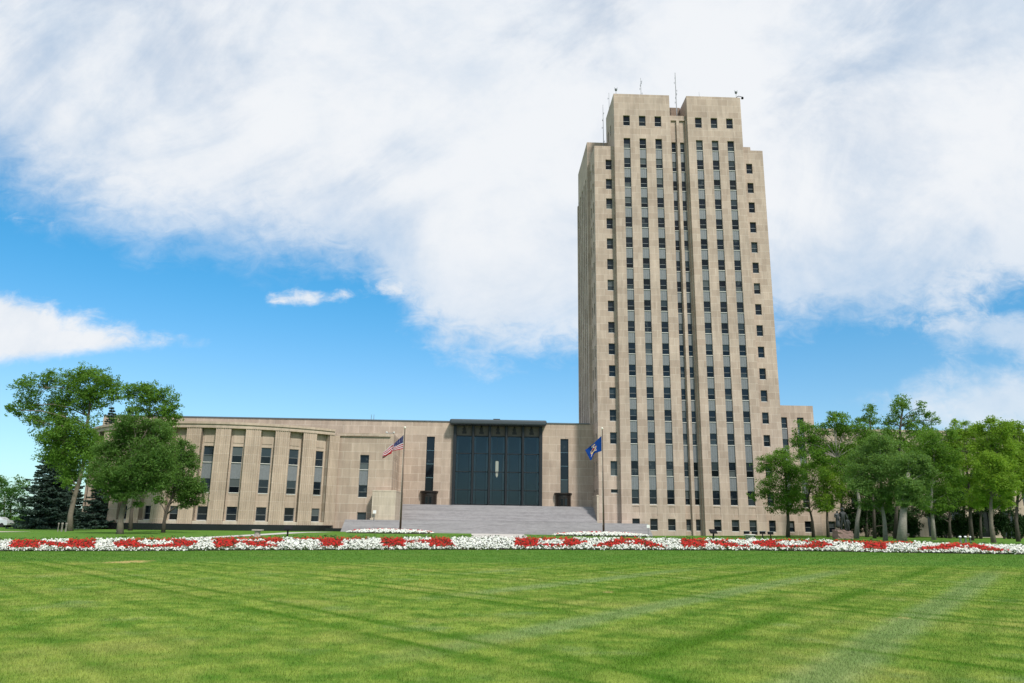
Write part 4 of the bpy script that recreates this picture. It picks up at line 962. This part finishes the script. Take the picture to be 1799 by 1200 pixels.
def rcam(u, v0, v1, Yd, zb, label):
    x = float(onY(u, v0, Yd)[0]); zt = float(onY(u, v1, Yd)[2]); e = empty('rooftop_sensor', (x, Yd, zb), label, 'weather sensor', 'sensors on the tower roof')
    m = MB(); m.tube([(x,Yd,zb),(x,Yd,zt-.3)], [.04,.04], 6); m.build('post', M_grey, e)
    m = MB(); m.lathe([(0,zt-.5),(.15,zt-.45),(.24,zt-.25),(.2,zt-.05),(0,zt)], x, Yd, 10); m.build('head', M_grey, e, True)
    m = MB(); m.tube([(x-.2,Yd,zt-.1),(x-.28,Yd,zt+.25)], [.03,.02], 5); m.tube([(x+.2,Yd,zt-.1),(x+.28,Yd,zt+.25)], [.03,.02], 5); m.build('prong', M_grey, e)
rcam(1082.3, 164, 155.5, 118.4, 74.93, 'small round sensor on the left corner of the tower top')
rcam(1293.5, 171, 160.5, 118.4, 74.93, 'small round sensor on the right corner of the tower top')
x = float(onY(1299, 171, 118.2)[0]); e = empty('roof_floodlight', (x, 118.2, 74.93), 'small dark floodlight arm at the right corner of the tower top', 'floodlight')
m = MB(); m.tube([(x-.7,118.2,74.95),(x-.2,118.1,75.3),(x+.35,118,75.1)], [.06,.06,.05], 6); m.build('arm', M_dark_p, e)
m = MB(); m.lathe([(0,74.7),(.2,74.72),(.22,74.95),(.1,75.1)], x+.45, 118, 10); m.build('lamp_head', M_dark_p, e, True)
for u, l in ((652, 'left'), (656.6, 'right')):
    x = float(onY(u, 738, 126)[0]); zt = float(onY(u, 728, 126)[2]); m = MB(); m.tube([(x,126,HT),(x,126,zt)], [.05,.03], 6); m.box(x-.1, x+.1, 125.9, 126.1, HT, HT+.1)
    o = m.build('rooftop_antenna', M_grey, None, False, (x, 126, HT)); tag(o, f'{l} one of two short antenna rods on the low roof', 'antenna', 'rods on the low roof')
x = float(onY(691, 764, 115.4)[0]); e = empty('roof_floodlight', (x, 115.4, PT), 'pale twin floodlight on the pavilion roof behind the striped flag', 'floodlight')
m = MB(); m.tube([(x,115.4,PT),(x,115.4,PT+.35)], [.05,.05], 6); m.box(x-1.1, x+.2, 115.35, 115.45, PT+.12, PT+.2); m.build('bracket', M_grey, e)
for q in (-1.0, .1):
    m = MB(); m.lathe([(0,PT+.1),(.15,PT+.14),(.17,PT+.28),(.08,PT+.38),(0,PT+.38)], x+q, 115.3, 10); m.build('lamp_head', M_sill, e, True)

# ------------------------------------------------------------------ small things on the lawn
def posts(u0, v0, Yd, n, du, hpx, cap, body, label, group):
    s = mpp(Yd)
    for k in range(n):
        x = float(onY(u0+du*k, v0, Yd)[0]); y = Yd+(.25 if k % 2 else 0); z = float(g(x, y)); h = hpx*s*RNG.uniform(.9, 1.08)
        if k == 0:
            b = MB(); b.lathe([(.055,-.1),(.05,.05),(.042,h*.72),(.055,h*.75),(.055,h*.8)], 0, 0, 10); bm_ = b.mesh('shaft', [body], True)
            c = MB(); c.lathe([(.055,h*.8),(.075,h*.84),(.078,h*.93),(.045,h),(0,h+.01)], 0, 0, 10); cm_ = c.mesh('cap', [cap], True)
        e = empty('marker_post', (x, y, z), label, 'post', group); link('shaft', bm_, e); link('cap', cm_, e)
posts(101.5, 933, 84, 5, 3.6, 13.5, M_bark_p, M_bark_p, 'short grey post in a cluster beside the leaning tree trunk', 'grey posts at the left trunk')
posts(1686.5, 948, 64, 5, 4.6, 11.5, M_white_p, M_grey, 'short grey post with white cap in a row on the right lawn', 'white capped posts on the right lawn')
# pedestal
Yd = 58; x, _, z = gx(452.5, Yd); e = empty('stone_pedestal', (x, Yd, z), 'short stone pedestal with wide flat top just behind the letter R', 'pedestal'); s = mpp(Yd)
zt = float(onY(452, 930, Yd)[2]); M_ped = simple('weathered_stone', (.34,.29,.26), .9, 0, .25, 8)
m = MB(); m.box(x-.36, x+.36, Yd-.3, Yd+.3, zt-.11, zt); bevel(m.build('top_slab', M_ped, e), .02, 2)
m = MB(); m.lathe([(.27,z-.1),(.27,z+.06),(.22,z+.1),(.2,zt-.2),(.26,zt-.11)], x, Yd, 16); m.build('stem', M_ped, e, True)
def plaque(u, v, Yd, label, flip=1):
    x, _, z = gx(u, Yd, v); e = empty('information_panel', (x, Yd, z), label, 'information panel', 'slanted panels on the lawn'); zt = float(onY(u, v-10, Yd)[2]); h = max(zt-z, .6)
    m = MB(); m.tube([(x,Yd,z-.05),(x+.03*flip,Yd,z+h*.8)], [.07,.07], 8); m.build('leg', M_dark_p, e)
    m = MB(); w = .30
    m.poly([(x-w,Yd-.32,z+h*.62),(x+w,Yd-.20,z+h*.62),(x+w,Yd+.24,z+h),(x-w,Yd+.12,z+h)]); m.poly([(x-w,Yd-.32,z+h*.56),(x+w,Yd-.20,z+h*.56),(x+w,Yd+.24,z+h*.94),(x-w,Yd+.12,z+h*.94)])
    for a, b in ((0,1),(1,2),(2,3),(3,0)): m.poly([m.v[a], m.v[b], m.v[4+b], m.v[4+a]])
    m.build('tilted_board', M_dark_p, e)
    m = MB(); m.poly([(x-w*.8,Yd-.27,z+h*.66),(x+w*.8,Yd-.17,z+h*.66),(x+w*.8,Yd+.2,z+h*.985),(x-w*.8,Yd+.08,z+h*.985)]); m.v = [(a,b-.02,c+.02) for a,b,c in m.v]; m.build('face_sheet', M_dark_p, e)
plaque(506, 933, 62, 'dark slanted information panel beside the side path on the left', -1)
plaque(1253, 940, 60, 'dark slanted information panel on the lawn before the tower')
for k, (u, w) in enumerate(((1312,8),(1326,8),(1340,8),(1354,8))):
    Yd = 57.5; x, _, z = gx(u, Yd, 940); zt = float(onY(u, 933.5+(k % 2)*.8, Yd)[2])
    e = empty('ground_floodlight', (x, Yd, z), ('leftmost', 'second from the left', 'third from the left', 'rightmost')[k]+' of the four dark floodlights behind the letters K and O', 'floodlight', 'floodlights behind the flower bed')
    m = MB(); m.box(x-.19, x+.19, Yd-.1, Yd+.14, zt-.2, zt); bevel(m.build('housing', M_dark_p, e), .02, 2)
    m = MB(); m.poly([(x-.16,Yd+.143,zt-.17),(x+.16,Yd+.143,zt-.17),(x+.16,Yd+.143,zt-.03),(x-.16,Yd+.143,zt-.03)]); m.build('lens', M_pane, e)
    m = MB(); m.tube([(x,Yd+.02,z-.05),(x,Yd+.02,zt-.18)], [.05,.04], 6); m.build('stalk', M_dark_p, e)
    m = MB(); m.box(x-.22, x+.22, Yd-.16, Yd-.1, zt-.01, zt+.03); m.build('visor', M_grey, e)
Yd = 55; x, _, z = gx(1317, Yd, 940); zt = float(onY(1317, 938.6, Yd)[2]); m = MB(); m.lathe([(.30,z-.1),(.28,zt-.10),(.42,zt-.06),(.42,zt-.02),(.36,zt),(0,zt+.01)], x, Yd, 16)
tag(m.build('stone_slab', M_concrete, None, False, (x, Yd, z)), 'flat pale round stone behind the bed below the leftmost floodlights', 'stone')
def small_sign(u, v0, v1, Yd, zb, wpx, label):
    x = float(onY(u, v1, Yd)[0]); s = mpp(Yd); zt = float(onY(u, v0, Yd)[2]); w = wpx*s/2; e = empty('small_sign', (x, Yd, zb), label, 'sign', 'small white signs')
    m = MB(); m.box(x-w, x+w, Yd-.06, Yd-.03, zt-2*w, zt); m.build('board', M_white_p, e)
    m = MB(); m.tube([(x,Yd,zb-.05),(x,Yd,zt-.1)], [.035,.035], 6); m.build('post', M_grey, e)
_x, _y, _z = gx(1139, 108.6, 936); small_sign(1139, 922, 936, 108.6, _z, 5, 'small white sign on a thin post at the right end of the steps')
small_sign(657.5, 896.5, 912, 112.6, 1.70, 5.2, 'small white sign before the limestone block left of the striped flag')
# ------------------------------------------------------------------ bronze statue group
M_stat = simple('weathered_bronze', (.045,.05,.052), .5, .35, .4, 5); M_pink = simple('pink_granite', (.24,.155,.14), .8, 0, .25, 6)
Yd = 92; s = mpp(Yd); x0, _, z0 = gx(1481, Yd, 944); zt = float(onY(1481, 931, Yd)[2]); zh = float(onY(1481, 891, Yd)[2])
sp = empty('statue_plinth', (x0, Yd, z0), 'rough pink granite block carrying the bronze figures', 'plinth')
bm = bmesh.new(); bmesh.ops.create_cube(bm, size=1); bmesh.ops.subdivide_edges(bm, edges=bm.edges[:], cuts=5, use_grid_fill=True)
hz = zt-z0+.3
for v in bm.verts:
    v.co = Vector((v.co.x*1.85, v.co.y*1.5, (v.co.z+.5)*hz-.3)); r = Vector(RNG.normal(0,.035,3)); v.co += r
    if v.co.x > .2 and v.co.z > hz*.5: v.co.z -= .16
me = bpy.data.meshes.new('block'); bm.to_mesh(me); bm.free(); me.materials.append(M_pink); link('block', me, sp)
def person(name, joints, bones, rad, loc):
    me = bpy.data.meshes.new(name); me.from_pydata(joints, bones, []); o = link(name, me, None, loc); sk = o.modifiers.new('skin', 'SKIN'); sk.use_smooth_shade = True
    if not me.skin_vertices: bpy.context.view_layer.objects.active = o
    for i, r in enumerate(rad): me.skin_vertices[0].data[i].radius = (r, r)
    me.skin_vertices[0].data[0].use_root = True
    su = o.modifiers.new('sub', 'SUBSURF'); su.levels = 2; su.render_levels = 2; me.materials.append(M_stat); return o
# man standing, one arm bent on a long tool, broad hat; height about 1.25 of life
K = (zh-zt)/1.95
def J(L): return [(a*K, b*K, c*K) for a, b, c in L]
man = person('bronze_figure', J([(0,0,1.0),(0,0,1.25),(0,-.02,1.48),(0,-.03,1.60),(0,-.04,1.70),(0,-.04,1.82),(.10,0,.95),(.13,-.05,.52),(.14,0,.10),(.15,-.16,.04),(-.10,0,.95),(-.14,.02,.52),(-.17,.08,.10),(-.18,-.08,.04),(.22,-.02,1.46),(.33,-.05,1.18),(.30,-.28,1.02),(.29,-.34,.97),(-.22,-.02,1.46),(-.34,.0,1.20),(-.40,-.14,.98),(-.41,-.18,.90)]),
   [(0,1),(1,2),(2,3),(3,4),(4,5),(0,6),(6,7),(7,8),(8,9),(0,10),(10,11),(11,12),(12,13),(2,14),(14,15),(15,16),(16,17),(2,18),(18,19),(19,20),(20,21)],
   [q*K for q in (.16,.17,.17,.075,.10,.09,.12,.085,.06,.045,.12,.085,.06,.045,.085,.06,.045,.04,.085,.06,.045,.04)], (x0+.12, Yd-.1, zt-.03))
tag(man, 'bronze man with broad hat, the tallest figure on the granite block', 'statue', 'bronze figures on the granite block')
m = MB(); m.lathe([(0,1.93*K),(.10*K,1.92*K),(.12*K,1.84*K),(.25*K,1.81*K),(.26*K,1.79*K),(.1*K,1.79*K)], 0, -.04*K, 16); h = link('hat', m.mesh('hat', [M_stat], True), man)
m = MB(); m.tube([(.30*K,-.34*K,.0),(.29*K,-.36*K,1.35*K)], [.025,.02], 6); h = link('long_tool', m.mesh('long_tool', [M_stat]), man)
woman = person('bronze_figure', J([(0,0,.95),(0,0,1.15),(0,0,1.36),(0,-.01,1.46),(0,-.03,1.55),(0,-.03,1.65),(0,0,.6),(0,.0,.12),(.19,-.02,1.34),(.27,-.06,1.08),(.08,-.26,1.02),(-.19,-.02,1.34),(-.28,-.05,1.10),(-.06,-.28,1.06)]),
   [(0,1),(1,2),(2,3),(3,4),(4,5),(0,6),(6,7),(2,8),(8,9),(9,10),(2,11),(11,12),(12,13)], [q*K for q in (.17,.14,.15,.065,.095,.085,.22,.27,.075,.055,.04,.075,.055,.04)], (x0-.48, Yd, zt-.03))
tag(woman, 'bronze woman in a long dress left of the man with the hat', 'statue', 'bronze figures on the granite block')
boy = person('bronze_figure', J([(0,0,.62),(0,0,.8),(0,0,.93),(0,-.01,1.0),(0,-.02,1.08),(0,-.02,1.16),(.07,0,.58),(.08,-.03,.32),(.08,0,.05),(-.07,0,.58),(-.08,.02,.32),(-.09,.03,.05),(.14,0,.92),(.2,-.02,.74),(.2,-.1,.6),(-.14,0,.92),(-.2,0,.76),(-.21,-.08,.62)]),
   [(0,1),(1,2),(2,3),(3,4),(4,5),(0,6),(6,7),(7,8),(0,9),(9,10),(10,11),(2,12),(12,13),(13,14),(2,15),(15,16),(16,17)], [q*K for q in (.11,.11,.11,.055,.085,.075,.075,.055,.045,.075,.055,.045,.055,.042,.035,.055,.042,.035)], (x0+.62, Yd-.15, zt-.16))
tag(boy, 'bronze boy, the smallest figure at the right of the block', 'statue', 'bronze figures on the granite block')
# ------------------------------------------------------------------ car half out of the picture, far left
Yd = 118; cx_, _, cz_ = gx(1.5, Yd, 930); e = empty('parked_car', (cx_-.9, Yd, cz_), 'pale parked car at the far left edge under the trees', 'car')
M_car = simple('pale_car_paint', (.55,.57,.6), .3, .1, .03); M_tyre = simple('tyre_rubber', (.02,.02,.02), .9)
prof = [(-2.1,.35),(-2.15,.75),(-1.9,.95),(-1.1,1.05),(-.5,1.48),(.9,1.50),(1.55,1.08),(2.1,.98),(2.2,.6),(2.15,.35)]
m = MB(); X_, Y_, Z_ = cx_-.9, Yd, cz_
for sg in (-1, 1): m.poly([(X_+a, Y_+sg*(.85 if c < 1.2 else .68), Z_+c) for a, c in (prof if sg < 0 else prof[::-1])])
for i in range(len(prof)):
    (a, c), (b, d) = prof[i], prof[(i+1) % len(prof)]; wa, wb = (.85 if c < 1.2 else .68), (.85 if d < 1.2 else .68)
    m.poly([(X_+a,Y_-wa,Z_+c),(X_+b,Y_-wb,Z_+d),(X_+b,Y_+wb,Z_+d),(X_+a,Y_+wa,Z_+c)])
bevel(m.build('body', M_car, e), .05, 2)
for xx in ((-.95,-.05),(.05,1.2)):
    m = MB(); m.poly([(X_+xx[0],Y_-.82,Z_+1.06),(X_+xx[1],Y_-.82,Z_+1.06),(X_+xx[1]*.8,Y_-.705,Z_+1.42),(X_+xx[0]*.6,Y_-.705,Z_+1.42)]); m.build('side_window', M_pane, e)
for xx in (-1.35, 1.4):
    for sg in (-1, 1):
        m = MB()
        m.tube([(X_+xx,Y_+sg*.88,Z_+.32),(X_+xx,Y_+sg*.66,Z_+.32)], [.32,.32], 16); m.build('wheel', M_tyre, e)
# ------------------------------------------------------------------ sky, sun
def make_world():
    w = bpy.data.worlds.new('World'); SC.world = w; w.use_nodes = True; t = NT(w.node_tree); bg = t.n['Background']
    SUN_EL, SUN_AZ = R(46), R(152)     # azimuth clockwise from +Y (view direction): behind the viewer, to the right
    sky = t.new('ShaderNodeTexSky', sky_type='NISHITA', sun_disc=False); sky.sun_elevation = SUN_EL; sky.sun_rotation = SUN_AZ
    sky.air_density = 1.0; sky.dust_density = .6; sky.ozone_density = 1.2
    d = t.new('ShaderNodeTexCoord').outputs['Generated']; x, y, z = t.sep(d)
    ya = t.math('MAXIMUM', t.math('ABSOLUTE', y), .06)
    px = t.math('DIVIDE', x, ya); pz = t.math('DIVIDE', z, ya); tp = t.comb(px, pz, t.math('MULTIPLY', y, .35))
    X0, X1, Z1 = -.95, .95, 1.0
    fx = t.math('DIVIDE', t.math('SUBTRACT', px, X0), X1-X0, clamp=True)
    def curve(pts):
        c = t.new('ShaderNodeFloatCurve'); cm = c.mapping.curves[0]; pts = sorted(((a-X0)/(X1-X0), b) for a, b in pts)
        while len(cm.points) < len(pts): cm.points.new(.5, .5)
        for q, (a, b) in zip(cm.points, pts): q.location = (a, min(max(b, 0), 1)); q.handle_type = 'VECTOR'
        c.mapping.update(); t.put(c.inputs['Value'], fx); return c.outputs[0]
    def pp(u, v): r = ray(u, v); return r[0]/r[1], r[2]/r[1]
    nA = t.noise(tp, 2.6, 9, .60, .35); nB = t.noise(tp, 9.0, 7, .62, .25); nC = t.noise(t.comb(px, t.math('MULTIPLY', pz, 2.6), 3.0), 3.2, 9, .62, .5)
    na = t.math('SUBTRACT', nA, .5); nb = t.math('SUBTRACT', nB, .5); nc = t.math('SUBTRACT', nC, .5)
    nD = t.noise(t.comb(px, t.math('MULTIPLY', pz, 1.7), 7.0), 26.0, 7, .66, .6); nd = t.math('SUBTRACT', nD, .5)
    # great cloud sheet: everything above its lower edge
    edge = curve([pp(*q) for q in ((-320,330),(-100,330),(0,345),(60,378),(150,408),(260,438),(330,440),(430,470),(520,488),(590,486),(660,505),(705,545),(760,585),(850,610),(930,604),(1010,590),(1100,585),(1250,575),(1365,568),(1450,556),(1600,538),(1700,515),(1799,492),(2050,440))])
    up = t.math('SUBTRACT', pz, edge)
    m1 = t.math('ADD', up, t.math('ADD', t.math('MULTIPLY', na, .10), t.math('ADD', t.math('MULTIPLY', nb, .10), t.math('ADD', t.math('MULTIPLY', nc, .07), t.math('MULTIPLY', nd, .085)))))
    soft = t.smooth(px, -.35, -.1, .115, .04)
    a1 = t.new('ShaderNodeMapRange', interpolation_type='SMOOTHSTEP'); t.put(a1.inputs[0], m1); t.put(a1.inputs[1], -.040); t.put(a1.inputs[2], soft); A1 = a1.outputs[0]
    pr, qr = t.math('ADD', t.math('MULTIPLY', px, .80), t.math('MULTIPLY', pz, .60)), t.math('SUBTRACT', t.math('MULTIPLY', pz, .80), t.math('MULTIPLY', px, .60))
    nS = t.noise(t.comb(pr, t.math('MULTIPLY', qr, 1.9), 11.0), 2.6, 9, .60, .6)
    thin = t.smooth(t.math('ADD', t.math('MULTIPLY', nA, .5), t.math('MULTIPLY', nS, .5)), .36, .54, .70, 1.0)
    A1 = t.math('MULTIPLY', t.math('MULTIPLY', A1, thin), t.smooth(t.math('ADD', up, t.math('MULTIPLY', na, .3)), -.06, .20, .80, 1.0))
    # long cloud at the left, flat below
    def band(top, bot, n_t, n_b, s_t, s_b, amt):
        T = curve([pp(*q) for q in top]); B = curve([pp(*q) for q in bot])
        n = t.math('ADD', t.math('MULTIPLY', na, .10), t.math('ADD', t.math('MULTIPLY', nb, .07), t.math('ADD', t.math('MULTIPLY', nc, .08), t.math('MULTIPLY', nd, .06))))
        dt = t.math('ADD', t.math('SUBTRACT', T, pz), t.math('MULTIPLY', n, n_t)); db = t.math('ADD', t.math('SUBTRACT', pz, B), t.math('MULTIPLY', n, n_b))
        return t.math('MULTIPLY', t.math('MULTIPLY', t.smooth(dt, -.005, s_t), t.smooth(db, -.004, s_b)), amt)
    A2 = band(((-300,470),(0,505),(60,520),(110,552),(180,555),(260,560),(330,572),(372,594),(430,650),(700,760),(2100,760)),
              ((-300,650),(0,640),(120,634),(220,620),(300,612),(345,610),(372,606),(430,600),(700,600),(2100,600)), .9, .35, .035, .02, 1.0)
    A3 = band(((-300,700),(380,640),(430,560),(465,514),(520,497),(580,499),(640,488),(705,486),(725,535),(800,700),(2100,700)),
              ((-300,500),(380,520),(430,552),(465,556),(520,552),(580,541),(640,537),(705,534),(725,530),(800,500),(2100,500)), .55, .55, .014, .016, .95)
    A4 = band(((-300,760),(1300,760),(1480,610),(1530,566),(1620,560),(1720,548),(1799,540),(2100,520)),
              ((-300,560),(1300,540),(1480,580),(1530,584),(1600,602),(1700,612),(1799,640),(2100,660)), .9, .9, .035, .05, .6)
    A5 = band(((-300,800),(1200,760),(1370,676),(1500,672),(1620,654),(1799,640),(2100,640)),
              ((-300,640),(1200,640),(1370,700),(1500,740),(1620,770),(1799,780),(2100,800)), .9, .9, .06, .06, .72)
    A6 = band(((-300,400),(0,385),(20,374),(70,378),(100,404),(300,470),(2100,640)),
              ((-300,380),(0,390),(20,392),(70,393),(100,396),(300,400),(2100,400)), .8, .8, .03, .03, .5)
    al = A1
    for q in (A2, A3, A4, A5, A6): al = t.math('SUBTRACT', 1.0, t.math('MULTIPLY', t.math('SUBTRACT', 1.0, al, clamp=True), t.math('SUBTRACT', 1.0, q, clamp=True)))
    # cloud brightness: white puffs and grey-blue thinner parts
    sh = t.math('ADD', t.math('MULTIPLY', t.noise(tp, 1.5, 8, .58, .5), .75), t.math('ADD', t.math('MULTIPLY', nB, .34), t.math('ADD', t.math('MULTIPLY', nS, .42), t.math('MULTIPLY', nD, .10))))
    low = t.math('MULTIPLY', t.smooth(pz, .95, .38), .07)
    sh = t.math('ADD', sh, low)
    cc = t.mix(t.smooth(sh, .67, .98), rgba(CLOUD_GREY), rgba(CLOUD_WHITE))
    # clear sky, deepened and tinted a little
    s = t.new('ShaderNodeVectorMath', operation='MULTIPLY'); t.l.new(sky.outputs[0], s.inputs[0]); t.put(s.inputs[1], t.mix(t.smooth(z, .10, .35), rgba(SKY_LOW), rgba(SKY_GAIN)))
    t.l.new(t.mix(al, s.outputs[0], cc), bg.inputs['Color']); bg.inputs['Strength'].default_value = 1.0
    w.cycles.sampling_method = 'MANUAL'; w.cycles.sample_map_resolution = 512
    L = bpy.data.lights.new('sun', 'SUN'); L.energy = SUN_E; L.angle = R(6.0); L.color = (1.0, .95, .87)
    o = bpy.data.objects.new('sun', L); COL.objects.link(o)
    dv = Vector((math.sin(SUN_AZ)*math.cos(SUN_EL), math.cos(SUN_AZ)*math.cos(SUN_EL), math.sin(SUN_EL)))
    o.rotation_euler = (-dv).to_track_quat('-Z', 'Y').to_euler(); o.location = dv*300
CLOUD_GREY, CLOUD_WHITE = (.43,.49,.565), (.585,.602,.625)
SKY_GAIN = (.026,.088,.110); SKY_LOW = (.060,.084,.098); SUN_E = 2.6
make_world()
vs = SC.view_settings; vs.view_transform = 'Standard'; vs.look = 'None'; vs.exposure = 0.6; vs.gamma = 1; vs.use_curve_mapping = False
SC.render.engine = 'CYCLES'; SC.cycles.use_denoising = True; SC.cycles.max_bounces = 6; SC.cycles.transparent_max_bounces = 8
